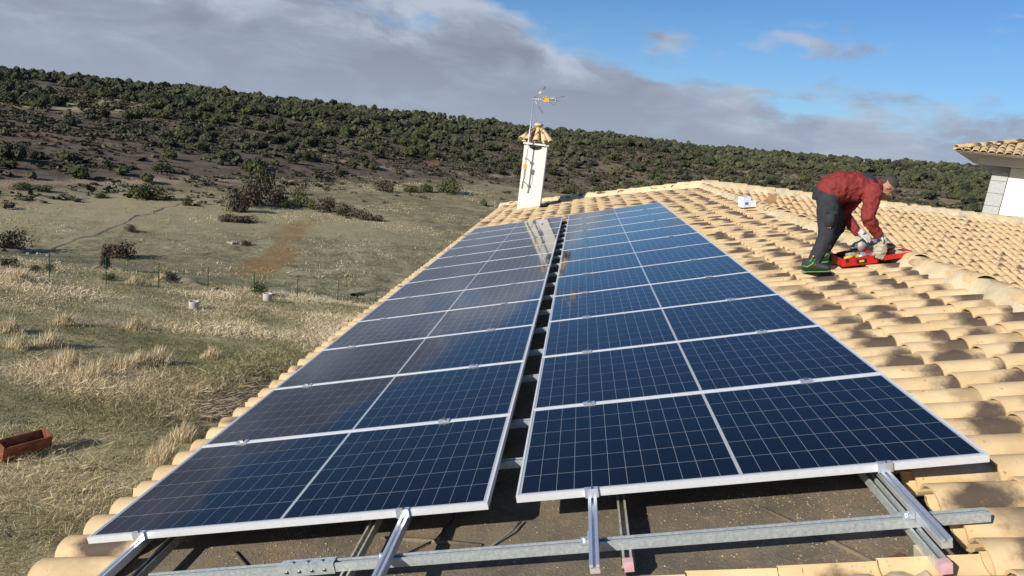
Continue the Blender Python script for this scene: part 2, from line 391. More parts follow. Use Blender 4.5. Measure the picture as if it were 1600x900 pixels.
# value noise (numpy)
_tab = rng.random((256, 256))
def vn(x, y):
    xi = np.floor(x).astype(int); yi = np.floor(y).astype(int); fx = x - xi; fy = y - yi
    fx = fx * fx * (3 - 2 * fx); fy = fy * fy * (3 - 2 * fy)
    a = _tab[xi & 255, yi & 255]; b = _tab[(xi + 1) & 255, yi & 255]; c = _tab[xi & 255, (yi + 1) & 255]; d = _tab[(xi + 1) & 255, (yi + 1) & 255]
    return (a * (1 - fx) + b * fx) * (1 - fy) + (c * (1 - fx) + d * fx) * fy
def fbm(x, y, o=4):
    s = 0; a = .5; t = 0
    for i in range(o): s = s + a * vn(x * 2 ** i + 17.3 * i, y * 2 ** i + 5.1 * i); t += a; a *= .5
    return s / t

# ------------------------------------------------------------------ terrain
def sstep(a, b, x): t = np.clip((x - a) / (b - a), 0, 1); return t * t * (3 - 2 * t)
def terr_parts(x, y):
    x = np.asarray(x, float); y = np.asarray(y, float)
    X = x - CW[0]; Y = y - CW[1]; D = np.hypot(X, Y) + 1e-6; az = np.degrees(np.arctan2(X, Y))
    foot = np.interp(az, [-180, -90, -42, -26, -6, 12, 32, 90, 180], [220, 125, 121, 146, 217, 235, 215, 250, 250])
    ridge = np.interp(az, [-180, -90, -42, -26, -6, 14, 30, 90, 180], [700, 520, 440, 430, 450, 480, 520, 600, 700])
    slope = np.interp(az, [-180, -90, -42, -26, -6, 14, 30, 90, 180], [.01, .010, .0030, .0095, .0115, .0125, .024, .02, .01])
    base = np.interp(y, [-400, -60, 0, 8, 20, 36, 41, 50, 62, 100, 150, 400], [-4.0, -4.0, -4.3, -5.0, -6.9, -9.5, -11.0, -13.8, -15.8, -15.3, -14.6, -14.5])
    t = (D - foot) / (ridge - foot)
    zr = 1.67 + slope * ridge
    tc = np.clip(t, 0, 1); prof = .72 * tc ** 1.05 + .28 * np.sin(tc * math.pi / 2)
    z = base * (1 - prof) + zr * prof
    z = np.where(t > 1, zr - (D - ridge) * .02 - 0.0, z)
    amp = .10 + .9 * sstep(40, 160, D) + 1.6 * sstep(180, 320, D)
    z = z + (fbm(x / 38, y / 38, 4) - .5) * 2 * amp * (1 - .6 * sstep(.75, 1, t))
    z = z + (fbm(x / 2.3, y / 2.3, 3) - .5) * .22
    return z, t, D, az
def tz(x, y): return float(terr_parts(np.array([x]), np.array([y]))[0][0])
def ground_at(px, py, far=700):
    d = ray(px, py); s = np.linspace(6, far, 5000); P = CW[None] + d[None] * s[:, None]
    z = terr_parts(P[:, 0], P[:, 1])[0]; k = np.argmax(z > P[:, 2])
    if not (z > P[:, 2]).any(): k = len(s) - 1
    return Vector((P[k, 0], P[k, 1], z[k])), s[k]
def seg_dist(X, Y, pts):
    best = np.full(X.shape, 1e9)
    for (a, b) in zip(pts[:-1], pts[1:]):
        ax, ay = a[0], a[1]; bx, by = b[0] - ax, b[1] - ay; L2 = bx * bx + by * by + 1e-9
        t = np.clip(((X - ax) * bx + (Y - ay) * by) / L2, 0, 1); best = np.minimum(best, np.hypot(X - ax - t * bx, Y - ay - t * by))
    return best
def gp(lst): return [tuple(ground_at(*q)[0])[:2] for q in lst]

def build_terrain():
    azf = np.concatenate([np.arange(-180, -56, 3.0), np.arange(-56, 46, .27), np.arange(46, 180, 3.0)])
    Dv = np.concatenate([[0.0], np.geomspace(2.2, 5200, 330)])
    A, D = np.meshgrid(np.radians(azf), Dv, indexing='ij')
    X = CW[0] + D * np.sin(A); Y = CW[1] + D * np.cos(A)
    Z, t, DD, az = terr_parts(X.ravel(), Y.ravel()); Xr, Yr = X.ravel(), Y.ravel()
    nA, nD = A.shape; i = np.arange(nA)[:, None]; j = np.arange(nD - 1)[None]
    ip = (i + 1) % nA
    Fq = np.stack([i * nD + j, i * nD + j + 1, ip * nD + j + 1, ip * nD + j], -1).reshape(-1, 4)
    nz = fbm(Xr / 14, Yr / 14, 4); nb = fbm(Xr / 45, Yr / 45, 3)
    meadow = sstep(38, 46, Yr)
    heath = sstep(-.04, .05, t + (nz - .5) * .10)
    straw = sstep(.52, .62, nb + .12 * (az < -30)) * meadow * (1 - heath) * .8 * sstep(85, 110, DD)
    sx, sl = ground_at(20, 150)
    yel = np.exp(-((Xr - sx[0]) ** 2 + (Yr - sx[1]) ** 2) / 45 ** 2)
    straw = np.maximum(straw, sstep(.35, .6, yel))
    straw = np.maximum(straw, .55 * sstep(-6, 14, az) * sstep(.47, .6, nz) * (az < 60) * heath)
    path = np.zeros_like(Xr)
    d1 = seg_dist(Xr, Yr, gp([(560, 335), (510, 338), (462, 352), (455, 385), (420, 410), (385, 425)]))
    path = np.maximum(path, 1.0 * (1 - sstep(.9, 3.0, d1 + (nz - .5) * 6)) * sstep(.15, .45, fbm(Xr / 1.6, Yr / 1.6, 3)))
    track = np.zeros_like(Xr)
    for pl, w in (([(0, 287), (120, 286), (300, 281), (420, 285), (640, 300)], 1.1), ([(80, 388), (200, 340), (270, 322), (370, 300)], .35), ([(440, 215), (520, 250), (640, 268), (800, 275)], .8)):
        track = np.maximum(track, 1 - sstep(w, w * 2.2, seg_dist(Xr, Yr, gp(pl)) + (nz - .5) * 1.5))
    soil = np.zeros_like(Xr)
    for pl, w in (([(0, 195), (30, 206), (75, 218)], 3.5), ([(140, 172), (165, 185), (230, 202), (310, 215)], 3.0), ([(255, 175), (270, 190)], 2.5), ([(900, 270), (1000, 275), (1100, 280)], 3), ([(640, 250), (700, 262), (770, 268)], 3.2), ([(460, 232), (520, 240), (560, 262)], 2.5)):
        soil = np.maximum(soil, (1 - sstep(w * .2, w * 1.5, seg_dist(Xr, Yr, gp(pl)) + (nz - .5) * 10)) * sstep(.38, .6, fbm(Xr / 2.2, Yr / 2.2, 3)))
    mud = 1 - sstep(.8, 2.2, seg_dist(Xr, Yr, gp([(330, 655), (400, 612), (470, 585), (560, 560)])) + (nz - .5) * 2)
    V = np.stack([Xr, Yr, Z], -1)
    me = np_mesh('terrain', V, Fq, 'ground_soil', dict(meadow=meadow, heath=heath, straw=straw, path=path, soil=soil, track=track, mud=mud), smooth=True)
    tag(link_mesh('terrain', me), kind='structure', label='grassy slope, valley meadow and scrubby hillside')
build_terrain()

# ------------------------------------------------------------------ vegetation templates
def leafy(n, size, lobes, squash=.8, seed=0, base=.0, core=0):
    """cloud of small leaf-clump quads filling a few overlapping lobes; unit crown, returns V,F,tone"""
    r = np.random.default_rng(seed); C = []
    for i in range(lobes):
        a = r.random() * 6.28; q = r.random() ** .5 * .55
        C.append((q * math.cos(a), q * math.sin(a), base + .30 + r.random() * .42 * (1 - q), .32 + .22 * r.random()))
    C = np.array(C); k = r.integers(0, lobes, n); d = r.normal(size=(n, 3)); d /= np.linalg.norm(d, axis=1)[:, None]
    rad = C[k, 3] * (.62 + .42 * r.random(n)); P = C[k, :3] + d * rad[:, None] * np.array([1, 1, squash])
    P[:, 2] = np.maximum(P[:, 2], .04)
    a1 = d + r.normal(size=(n, 3)) * .55; a1 /= np.linalg.norm(a1, axis=1)[:, None]
    e1 = np.cross(a1, r.normal(size=(n, 3))); e1 /= np.linalg.norm(e1, axis=1)[:, None]; e2 = np.cross(a1, e1)
    s = size * (.6 + .8 * r.random(n))[:, None]
    V = np.stack([P - e1 * s, P - e2 * s * .75, P + e1 * s, P + e2 * s * .8], 1).reshape(-1, 3)
    Fq = np.arange(4 * n).reshape(-1, 4); clump = r.random(lobes)
    tone = np.repeat(np.clip(.25 + .35 * clump[k] + .45 * (r.random(n) - .35), 0, 1), 4)
    if core:      # each lobe also has a rough woody heart of leaves (rhombic dodecahedron, knocked about)
        ax = np.array([(2, 0, 0), (-2, 0, 0), (0, 2, 0), (0, -2, 0), (0, 0, 2), (0, 0, -2)]) * .5
        cb = np.array([(a, b, c) for a in (-1, 1) for b in (-1, 1) for c in (-1, 1)]) * .5; rd = np.concatenate([ax, cb * 1.12])
        fs = []
        for a in range(6):
            for b in range(a + 1, 6):
                if a // 2 == b // 2: continue
                w = [8 - 2 + q for q in range(8) if (cb[q] @ ax[a] > 0) and (cb[q] @ ax[b] > 0)]
                q0 = (a, w[0], b, w[1]); n0 = np.cross(rd[w[0]] - rd[a], rd[b] - rd[a]); 
                if n0 @ (rd[a] + rd[b]) < 0: q0 = (a, w[1], b, w[0])
                fs.append(q0)
        fs = np.array(fs)
        for l in range(lobes):
            v = rd * (1 + .22 * r.normal(size=(14, 1))) * C[l, 3] * core * np.array([1, 1, squash]) + C[l, :3]; v[:, 2] = np.maximum(v[:, 2], .02)
            Fq = np.concatenate([Fq, fs + len(V)]); V = np.concatenate([V, v]); tone = np.concatenate([tone, np.clip(.12 + .45 * clump[l] + .18 * r.random(14), 0, 1)])
    return V, Fq, tone
OAK = [leafy(620, .060, 7, .8, s, 0, .74) for s in range(6)]
OAKFAR = [leafy(40, .105, 4, .82, 20 + s, 0, .92) for s in range(6)]
BUSH = [leafy(900, .05, 9, .9, 40 + s, -.1) for s in range(4)]
SHRUB = [leafy(10, .30, 3, .75, 60 + s, -.12) for s in range(5)]
oak_mesh = [np_mesh('oak_crown', V, Fq, 'oak_leaves', dict(tone=t)) for V, Fq, t in OAK]
jun_mesh = [np_mesh('juniper_crown', V, Fq, 'juniper_leaves', dict(tone=t)) for V, Fq, t in OAK]
bramble_mesh = [np_mesh('bramble_crown', V, Fq, 'bramble_twigs', dict(tone=t)) for V, Fq, t in BUSH]
green_mesh = [np_mesh('bush_crown', V, Fq, 'juniper_leaves', dict(tone=t)) for V, Fq, t in BUSH]
tm = MB(); tm.tube([(0, 0, -.25), (.01, 0, .12), (0, .02, .45)], [.055, .045, .03], 7)
for k in range(4):
    a = k * 1.6; tm.tube([(0, .01, .25 + .04 * k), (.14 * math.cos(a), .14 * math.sin(a), .42), (.3 * math.cos(a), .3 * math.sin(a), .55)], [.026, .018, .009], 5)
trunk_mesh = tm.mesh('oak_trunk', 'bark')
bush_wood = MB()
for k in range(5):
    a = k * 1.26; bush_wood.tube([(0, 0, -.15), (.1 * math.cos(a), .1 * math.sin(a), .2), (.3 * math.cos(a), .3 * math.sin(a), .5)], [.03, .02, .008], 5)
bush_wood_mesh = bush_wood.mesh('bush_stems', 'bark')
def tree(x, y, w, h, label, cat, group, meshes, name, wood=None, woodname='trunk'):
    z = tz(x, y) - .05 * h
    t = empty(name, (x, y, z), label, cat, group, (0, 0, random.random() * 6.28))
    c = inst('crown', random.choice(meshes), t); c.scale = (w / 1.5, w / 1.5, h)
    tr = inst(woodname, wood or trunk_mesh, t); tr.scale = (w / 1.5, w / 1.5, h)
    return t
# bushes the photograph shows one by one in the meadow: px, py(base), width px, height px, kind, label
MB_LIST = [
 (232, 311, 46, 19, 'g', 'wide green juniper bush standing alone on the pale meadow left of the hedge'),
 (292, 321, 14, 11, 'g', 'small round green bush at the end of the low earth bank'),
 (160, 309, 20, 8, 'g', 'low green bush on the meadow left of the wide juniper'),
 (64, 298, 26, 9, 'g', 'low olive bush at the far left edge of the meadow'),
 (33, 295, 24, 8, 'g', 'low olive bush nearest the left picture edge below the track'),
 (412, 302, 34, 42, 'g', 'tall green tree rising out of the brown thicket in the meadow'),
 (400, 322, 54, 34, 'b', 'largest brown bramble thicket under the tall green tree'),
 (372, 331, 34, 30, 'b', 'reddish bare thicket on the left side of the brown brambles'),
 (436, 316, 34, 24, 'b', 'brown bramble bush right of the tall green tree'),
 (384, 348, 36, 12, 'b', 'low brown bush in front of the thicket'),
 (353, 346, 24, 12, 'b', 'small dark bush at the left foot of the thicket'),
 (464, 322, 26, 26, 'g', 'pointed yellow green bush right of the thicket'),
 (484, 326, 24, 14, 'g', 'rounded olive bush beside the pointed yellow green bush'),
 (450, 326, 18, 12, 'g', 'small green bush left of the pointed yellow green bush'),
 (512, 331, 34, 20, 'b', 'brown hedge bush at the left end of the hedge row'),
 (538, 337, 34, 17, 'b', 'brown hedge bush second in the hedge row'),
 (562, 342, 32, 14, 'b', 'brown hedge bush third in the hedge row'),
 (584, 345, 26, 11, 'b', 'low brown hedge bush at the right end of the hedge row'),
 (206, 362, 18, 9, 'b', 'small brown bush casting a shadow in the middle of the meadow'),
 (190, 402, 38, 22, 'b', 'reddish brown bush above the grassy crest'),
 (163, 420, 16, 34, 'b', 'thin bare sapling left of the reddish brown bush'),
 (12, 388, 42, 24, 'b', 'brown bush at the left picture edge beside the earth bank'),
 (12, 418, 26, 12, 'g', 'green bush at the left picture edge behind the crest'),
 (54, 426, 14, 10, 'g', 'small green bush beside the leftmost fence post'),
 (76, 424, 12, 9, 'g', 'tiny green bush behind the leftmost fence post'),
 (172, 438, 18, 8, 'g', 'low olive bush on the crest under the bare sapling'),
 (406, 461, 26, 17, 'g', 'dark green bush behind the white pot on the crest'),
 (262, 438, 30, 12, 'g', 'wide low bush on the crest between two fence posts'),
 (385, 384, 16, 8, 'b', 'little brown bush beside the row of stones'),
 (700, 302, 44, 20, 'g', 'dark green bush at the foot of the hill left of the chimney'),
 (668, 300, 24, 13, 'g', 'rounded green bush at the foot of the hill'),
 (640, 300, 26, 12, 'g', 'low green bush at the foot of the hill'),
 (600, 299, 32, 14, 'b', 'brown bush at the foot of the hill'),
 (890, 303, 22, 12, 'g', 'round green bush just right of the chimney'),
]
for px, py, wp, hp, k, lb in MB_LIST:
    p, s = ground_at(px, py); w = wp * s / F; h = hp * s / F * 1.4
    tree(p.x, p.y, w, h, lb, 'tree' if 'tree' in lb or 'sapling' in lb else 'bush', 'bushes on the valley meadow', green_mesh if k == 'g' else bramble_mesh,
         'meadow_bush' if not ('tree' in lb or 'sapling' in lb) else 'meadow_tree', bush_wood_mesh, 'stem')

# hillside oaks: sample positions, nearest 260 as individuals, rest as one wood
def hillside():
    n = 60000; az = np.radians(rng.uniform(-45, 42, n)); D = np.sqrt(rng.uniform(115 ** 2, 600 ** 2, n))
    x = CW[0] + D * np.sin(az); y = CW[1] + D * np.cos(az)
    z, t, DD, a = terr_parts(x, y)
    dn = fbm(x / 26, y / 26, 4); right = sstep(-12, 25, a)
    p = np.interp(t, [-1, .0, .12, .35, .6, .8, 1.0, 1.25], [0, .010, .10, .17, .50, .85, 1.0, .6])
    p = p + right * np.interp(t, [-1, .05, .15, .4, .7, 1.3], [0, .0, .10, .20, .20, .1])
    p = p * np.interp(dn, [.40, .58], [.10, 1.6])
    p = p * (1 - .62 * right * (1 - sstep(.5, .72, t)))
    bare = np.exp(-((a + 42) / 9) ** 2) * np.exp(-((t - .72) / .13) ** 2)     # straw coloured clearing at far left
    p = p * (1 - .85 * bare)
    keep = (rng.random(n) < p * .66) & (t < 1.07)
    x, y, t, DD, a = x[keep], y[keep], t[keep], DD[keep], a[keep]
    # thin out overlaps
    order = np.argsort(DD); grid = {}; sel = []
    for i in order:
        c = (int(x[i] // 2.8), int(y[i] // 2.8))
        if c in grid: continue
        grid[c] = 1; sel.append(i)
    sel = np.array(sel); x, y, t, DD, a = x[sel], y[sel], t[sel], DD[sel], a[sel]
    w = 1.7 + 4.1 * rng.random(len(x)) ** 1.4 * np.interp(t, [0, .3, .6, 1], [.62, .85, 1.05, 1.05]); h = w * rng.uniform(.62, .95, len(x))
    kind = rng.random(len(x)) < (.35 + .35 * (fbm(x / 60 + 9, y / 60, 2) > .5))
    big = np.argsort(-(w * h) / DD ** 2)[:255]; mask = np.zeros(len(x), bool); mask[big] = True
    up_ = {}
    for i in big:
        c = RC @ (np.array([x[i], y[i], terr_parts(x[i:i+1], y[i:i+1])[0][0]]) - CW); u_ = 800 + F * c[0] / c[2]
        place = ['at the far left edge', 'left of the pale clearing', 'above the wide juniper bush', 'above the earth bank', 'above the brown thicket', 'right of the brown thicket', 'above the hedge row', 'left of the chimney', 'behind the chimney', 'right of the chimney', 'left of the roof apex', 'behind the roof apex', 'left of the worker', 'behind the worker', 'right of the worker', 'next to the white house'][int(np.clip(u_ / 100, 0, 15))]
        band = 'hill foot' if t[i] < .12 else 'lower hillside' if t[i] < .28 else 'middle hillside' if t[i] < .5 else 'upper hillside'
        sz = 'tiny' if w[i] < 2.2 else 'small' if w[i] < 3 else 'medium' if w[i] < 3.8 else 'large' if w[i] < 4.8 else 'very large'
        up_[i] = (sz, band, place)
        if kind[i]: lb, g, me, nm = f'{up_[i][0]} olive juniper on the {up_[i][1]} {up_[i][2]}', 'junipers on the hillside', jun_mesh, 'juniper_tree'
        else: lb, g, me, nm = f'{up_[i][0]} dark holm oak on the {up_[i][1]} {up_[i][2]}', 'holm oaks on the hillside', oak_mesh, 'holm_oak'
        tree(float(x[i]), float(y[i]), float(w[i]), float(h[i]), lb, 'tree', g, me, nm)
    r = np.where(~mask)[0]; Vs, Fs, Ts = [], [], []; off = 0
    zz = terr_parts(x[r], y[r])[0]
    for q in range(6):
        s = r[q::6]; 
        if not len(s): continue
        V, Fq, tn = OAKFAR[q]; th = rng.random(len(s)) * 6.28; M3 = np.zeros((len(s), 3, 3))
        M3[:, 0, 0] = np.cos(th) * w[s] / 1.5; M3[:, 0, 1] = -np.sin(th) * w[s] / 1.5; M3[:, 1, 0] = np.sin(th) * w[s] / 1.5; M3[:, 1, 1] = np.cos(th) * w[s] / 1.5; M3[:, 2, 2] = h[s]
        T = np.stack([x[s], y[s], zz[q::6] - .05 * h[s]], -1); a_, b_ = stamp(V, Fq, M3, T)
        Vs.append(a_); Fs.append(b_ + off); off += len(a_)
        Ts.append((np.tile(tn, len(s)) * .8 + np.repeat(rng.uniform(-.22, .45, len(s)) + .18 * kind[s], len(V))).clip(0, 1))
    me = np_mesh('oak_wood', np.concatenate(Vs), np.concatenate(Fs), 'oak_leaves', dict(tone=np.concatenate(Ts)))
    tag(link_mesh('oak_wood', me), 'dense far wood of small holm oaks covering the upper hillside and ridge', 'wood', kind='stuff')
    print('oaks', len(x))
    # heath scrub
    n = 60000; az = np.radians(rng.uniform(-45, 42, n)); D = np.sqrt(rng.uniform(110 ** 2, 430 ** 2, n))
    x = CW[0] + D * np.sin(az); y = CW[1] + D * np.cos(az); z, t, DD, a = terr_parts(x, y)
    dn = fbm(x / 12 + 40, y / 12, 4)
    p = np.interp(t, [-.3, -.05, .05, .2, .8, 1], [.0, .03, .55, .9, .8, .3]) * np.interp(dn, [.38, .58], [.08, 1])
    k = (rng.random(n) < p * .95); x, y, z, t = x[k], y[k], z[k], t[k]
    w = rng.uniform(.8, 2.5, len(x)) * (1 + .35 * (rng.random(len(x)) > .85)); h = w * rng.uniform(.3, .55, len(x)); Vs, Fs, Ts = [], [], []; off = 0
    for q in range(5):
        s = np.arange(len(x))[q::5]; V, Fq, tn = SHRUB[q]; th = rng.random(len(s)) * 6.28; M3 = np.zeros((len(s), 3, 3))
        M3[:, 0, 0] = np.cos(th) * w[s] / 1.3; M3[:, 0, 1] = -np.sin(th) * w[s] / 1.3; M3[:, 1, 0] = np.sin(th) * w[s] / 1.3; M3[:, 1, 1] = np.cos(th) * w[s] / 1.3; M3[:, 2, 2] = h[s]
        a_, b_ = stamp(V, Fq, M3, np.stack([x[s], y[s], z[s] - .03], -1)); Vs.append(a_); Fs.append(b_ + off); off += len(a_)
        Ts.append((np.tile(tn, len(s)) * .7 + np.repeat(rng.uniform(-.2, .6, len(s)), len(V))).clip(0, 1))
    me = np_mesh('heath_scrub', np.concatenate(Vs), np.concatenate(Fs), 'heath_twigs', dict(tone=np.concatenate(Ts)))
    tag(link_mesh('heath_scrub', me), 'low brown heath and scrub covering the hillside', 'scrub', kind='stuff')
    print('heath', len(x))
hillside()

# grass -----------------------------------------------------------------
def blades(P, H, Wd, tone, per, spread, lean=.5, wind=(.35, .1)):
    """P (n,3) tuft bases -> triangles blades (bent, 2 segments as quads+tri folded to quads)"""
    n = len(P); m = n * per; Pb = np.repeat(P, per, 0); Hh = np.repeat(H, per) * rng.uniform(.55, 1.15, m); Ww = np.repeat(Wd, per) * rng.uniform(.6, 1.2, m)
    sp = np.repeat(spread, per); Pb[:, 0] += rng.normal(0, 1, m) * sp; Pb[:, 1] += rng.normal(0, 1, m) * sp
    th = rng.random(m) * 6.28; dx = np.cos(th); dy = np.sin(th)
    ln = np.abs(rng.normal(0, 1, m)) * lean * Hh; la = rng.random(m) * 6.28
    tip = Pb.copy(); tip[:, 0] += np.cos(la) * ln + wind[0] * Hh * .5; tip[:, 1] += np.sin(la) * ln + wind[1] * Hh * .5; tip[:, 2] += Hh
    midp = Pb * .5 + tip * .5; midp[:, 2] += .12 * Hh
    e = np.stack([dx * Ww, dy * Ww, 0 * Ww], -1)
    V = np.stack([Pb - e, Pb + e, midp + e * .6, tip, midp - e * .6], 1).reshape(-1, 3)
    Fq = (np.arange(m) * 5)[:, None] + np.array([0, 1, 2, 3, 4])[None]
    tn = np.repeat(np.clip(np.repeat(tone, per) + rng.normal(0, .12, m), 0, 1), 5)
    return V, Fq, tn
def near_grass():
    n = 51000; az = np.radians(rng.uniform(-52, 2, n)); D = np.where(rng.random(n) < .55, np.exp(rng.uniform(math.log(4.5), math.log(52), n)), rng.uniform(15, 50, n))
    x = CW[0] + D * np.sin(az); y = CW[1] + D * np.cos(az); ok = (x < -3.0) & (y < 41); x, y, D = x[ok], y[ok], D[ok]
    mdl = seg_dist(x, y, gp([(330, 655), (400, 612), (470, 585), (560, 560)])); ok = rng.random(len(x)) < np.interp(mdl, [.3, 1.6], [.12, 1]); x, y, D = x[ok], y[ok], D[ok]
    z = terr_parts(x, y)[0]; nb = fbm(x / 3.2, y / 3.2, 4); ng = fbm(x / 9 + 30, y / 9, 3)
    tone = np.clip(.60 + (nb - .5) * 1.9 - .36 * sstep(.55, .64, ng), .05, 1)
    H = (.07 + .12 * sstep(.45, .7, nb)) * rng.uniform(.5, 1.5, len(x)); H = H * np.interp(D, [5, 20, 50], [.62, .95, 1.2])
    V, Fq, tn = blades(np.stack([x, y, z - .01], -1), H, .0017 * (1 + D / 5.5), tone, 6, .06 + D * .007, 1.5)
    me = np_mesh('meadow_grass', V, Fq, 'grass_blades', dict(tone=tn))
    tag(link_mesh('meadow_grass', me), 'short dry grass mixed with green covering the slope below the roof', 'grass', kind='stuff')
    n = 16000; az = np.radians(rng.uniform(-46, 6, n)); D = np.sqrt(rng.uniform(48 ** 2, 190 ** 2, n))
    x = CW[0] + D * np.sin(az); y = CW[1] + D * np.cos(az); z, t, _, _ = terr_parts(x, y)
    nb = fbm(x / 9, y / 9, 4); k = (t < .05) & (rng.random(n) < np.interp(nb, [.4, .6], [.1, 1])); x, y, z, D, nb = x[k], y[k], z[k], D[k], nb[k]
    V, Fq, tn = blades(np.stack([x, y, z - .02], -1), rng.uniform(.08, .3, len(x)), .004 * (1 + D / 12), np.clip(.35 + (nb - .5) * 2.4 + rng.normal(0, .1, len(x)), 0, .9), 5, .1 + D * .002, .9)
    me = np_mesh('valley_grass', V, Fq, 'grass_blades', dict(tone=tn))
    tag(link_mesh('valley_grass', me), 'sparse tussocks of grass scattered over the valley meadow', 'grass', kind='stuff')
near_grass()
CL = [(98, 575, 34, 'pale tall dry grass clump, tallest on the slope'), (132, 590, 26, 'dry grass clump right beside the tallest clump'), (148, 592, 30, 'broad dry grass clump near the middle of the slope'), (190, 578, 28, 'upright dry grass clump in the centre of the row'),
      (216, 572, 26, 'narrow dry grass clump right of the centre of the row'), (245, 570, 30, 'dry grass clump at the right end of the row, leaning right'), (28, 545, 22, 'dry grass clump at the left picture edge'), (14, 520, 24, 'dry grass clump at the left picture edge, higher up'),
      (100, 508, 22, 'dry grass clump above the tallest clump'), (210, 515, 20, 'small dry grass clump standing alone right of the upper slope'), (30, 440, 22, 'pale grass clump on the crest at the far left'), (210, 445, 18, 'thin tall grass tuft on the crest behind the pots'),
      (250, 440, 14, 'low pale grass tuft on the crest between fence posts'), (330, 560, 22, 'small dry grass clump in the green patch'), (285, 690, 30, 'straw coloured clump close to the roof eave'), (250, 720, 34, 'bushy straw clump nearest the roof eave'), (75, 540, 26, 'wide dry grass clump left of the tallest clump')]
for px, py, hp, lb in CL:
    p, s = ground_at(px, py); h = hp * s / F * 1.1
    nT = 95; P = np.zeros((nT, 3)); P[:, 0] = rng.normal(0, h * .34, nT); P[:, 1] = rng.normal(0, h * .26, nT); rr = np.hypot(P[:, 0], P[:, 1]) / h
    Hh = h * np.clip(1.12 - rr * 1.3, .22, 1.1) * rng.uniform(.45, 1.1, nT)
    V, Fq, tn = blades(P, Hh, np.full(nT, .0022 * (1 + s / 9)), rng.uniform(.62, 1.0, nT), 6, np.full(nT, .04), .30, (.30, .08))
    o = link_mesh('grass_clump', np_mesh('grass_clump', V, Fq, 'grass_blades', dict(tone=tn))); o.location = p
    tag(o, lb, 'grass clump', 'tall dry grass clumps on the slope')

# ------------------------------------------------------------------ house and roof
S = R_(15.2); cS, sS = math.cos(S), math.sin(S)
def rp(u, v, h): return Vector((u * cS - h * sS, v, u * sS + h * cS))      # point on roof slope A
HB = -.235                                    # deck height under the module plane
UE, UR = -2.60, 3.80                          # eave and ridge along the slope
VN, VF = -4.6, 17.2                           # near end, apex
XR = rp(UR, 0, -.12).x; ZR = rp(UR, 0, -.12).z; ZW = ZR + .09   # ridge (tile crest level)
house = empty('farmhouse', (0, 0, -4.4), 'tile roofed white house carrying the solar panels, seen from its own roof', 'house')
def HL(p): return (p[0], p[1], p[2] + 4.4)
def hbuild(mb, name, mat, parent=None):
    mb.v = [(a, b, c + 4.4) for a, b, c in mb.v]; return mb.build(name, mat, parent or house)
# decks
def deck():
    m = MB()
    def slab(pts, th=.10):
        p = [Vector(q) for q in pts]; n = (p[1] - p[0]).cross(p[2] - p[0]).normalized()
        if n.z < 0: p.reverse(); n = -n
        k = len(p); vs = p + [q - n * th for q in p]
        m.add(vs, [tuple(range(k)), tuple(range(2 * k - 1, k - 1, -1))] + [(i, i + k, (i + 1) % k + k, (i + 1) % k) for i in range(k)])
    zd = rp(UR, 0, HB).z; xd = rp(UR, 0, HB).x; xe = rp(UE + .06, 0, HB).x; ze = rp(UE + .06, 0, HB).z
    corner = (xe, 21.4, ze)
    slab([(xe, VN, ze), (xd, VN, zd), (xd, VF, zd), corner])
    T = math.tan(S)
    # right slope A' down to X=9.4, wing slope B falling to -Y from ridge at Y=VF
    X2 = xd + 6.3; zw = zd + .09
    slab([(xd + .001, VN, zd), (X2, VN, zd - 6.3 * T), (X2, VF - 6.3, zd - 6.3 * T), (xd + .001, VF, zd)])
    slab([(xd + .002, VF, zw), (X2, VF - 6.3, zw - 6.3 * T), (17.5, VF - 6.3, zw - 6.3 * T), (17.5, VF, zw)])
    slab([(xd, VF + .001, zw), (17.5, VF + .001, zw), (17.5, 21.4, ze), (xe, 21.401, ze)])
    return hbuild(m, 'roof', 'roof_felt')
roof = deck()
w = MB(); w.box((-2.15, VN + .35, -4.6), (9.3, 20.9, -1.02)); w.box((9.3, 11.2, -4.6), (17.1, 20.9, -1.02)); hbuild(w, 'wall', 'white_plaster')
# eave board
e = MB(); a = rp(-2.56, 0, HB - .04); e.box((a.x - .03, VN, a.z - .16), (a.x + .03, 21.2, a.z)); hbuild(e, 'eave_board', 'white_plaster')

def tile_tpl(seg=8, L=.45, w0=.098, w1=.078, h0=.078, h1=.060, th=.013, inner=True, concave=False):
    V = []; F4 = []; UV = []
    def ring(x, w, h, q):
        k0 = len(V)
        for i in range(seg + 1):
            a = math.pi * i / seg; yy = -math.cos(a) * w; zz = math.sin(a) * h
            V.append((x, yy, -zz if concave else zz)); UV.append((x / L, i / seg))
        return k0
    a = ring(0, w0, h0, 0); b = ring(L, w1, h1, 0)
    for i in range(seg): F4.append((a + i, b + i, b + i + 1, a + i + 1) if not concave else (a + i, a + i + 1, b + i + 1, b + i))
    so = len(F4)
    c = ring(0, w0, h0, 0); d = ring(0.0, w0 - th, h0 - th, 0)
    for i in range(seg): F4.append((c + i, c + i + 1, d + i + 1, d + i))
    if inner:
        e_ = ring(0, w0 - th, h0 - th, 0); f_ = ring(L, w1 - th, h1 - th, 0)
        for i in range(seg): F4.append((e_ + i, e_ + i + 1, f_ + i + 1, f_ + i))
        g = ring(L, w1, h1, 0); h_ = ring(L, w1 - th, h1 - th, 0)
        for i in range(seg): F4.append((g + i, h_ + i, h_ + i + 1, g + i + 1))
        for i in (0, seg):
            p, q, r, s = c + i, e_ + i, f_ + i, g + i; F4.append((p, q, r, s))
    return np.array(V), np.array(F4), np.array(UV), so
NT = tile_tpl(10); NC = tile_tpl(8, concave=True, w0=.095, w1=.085, h0=.058, h1=.050, inner=False); FT = tile_tpl(8, inner=False); FC = tile_tpl(4, concave=True, w0=.095, w1=.085, h0=.058, h1=.050, inner=False)
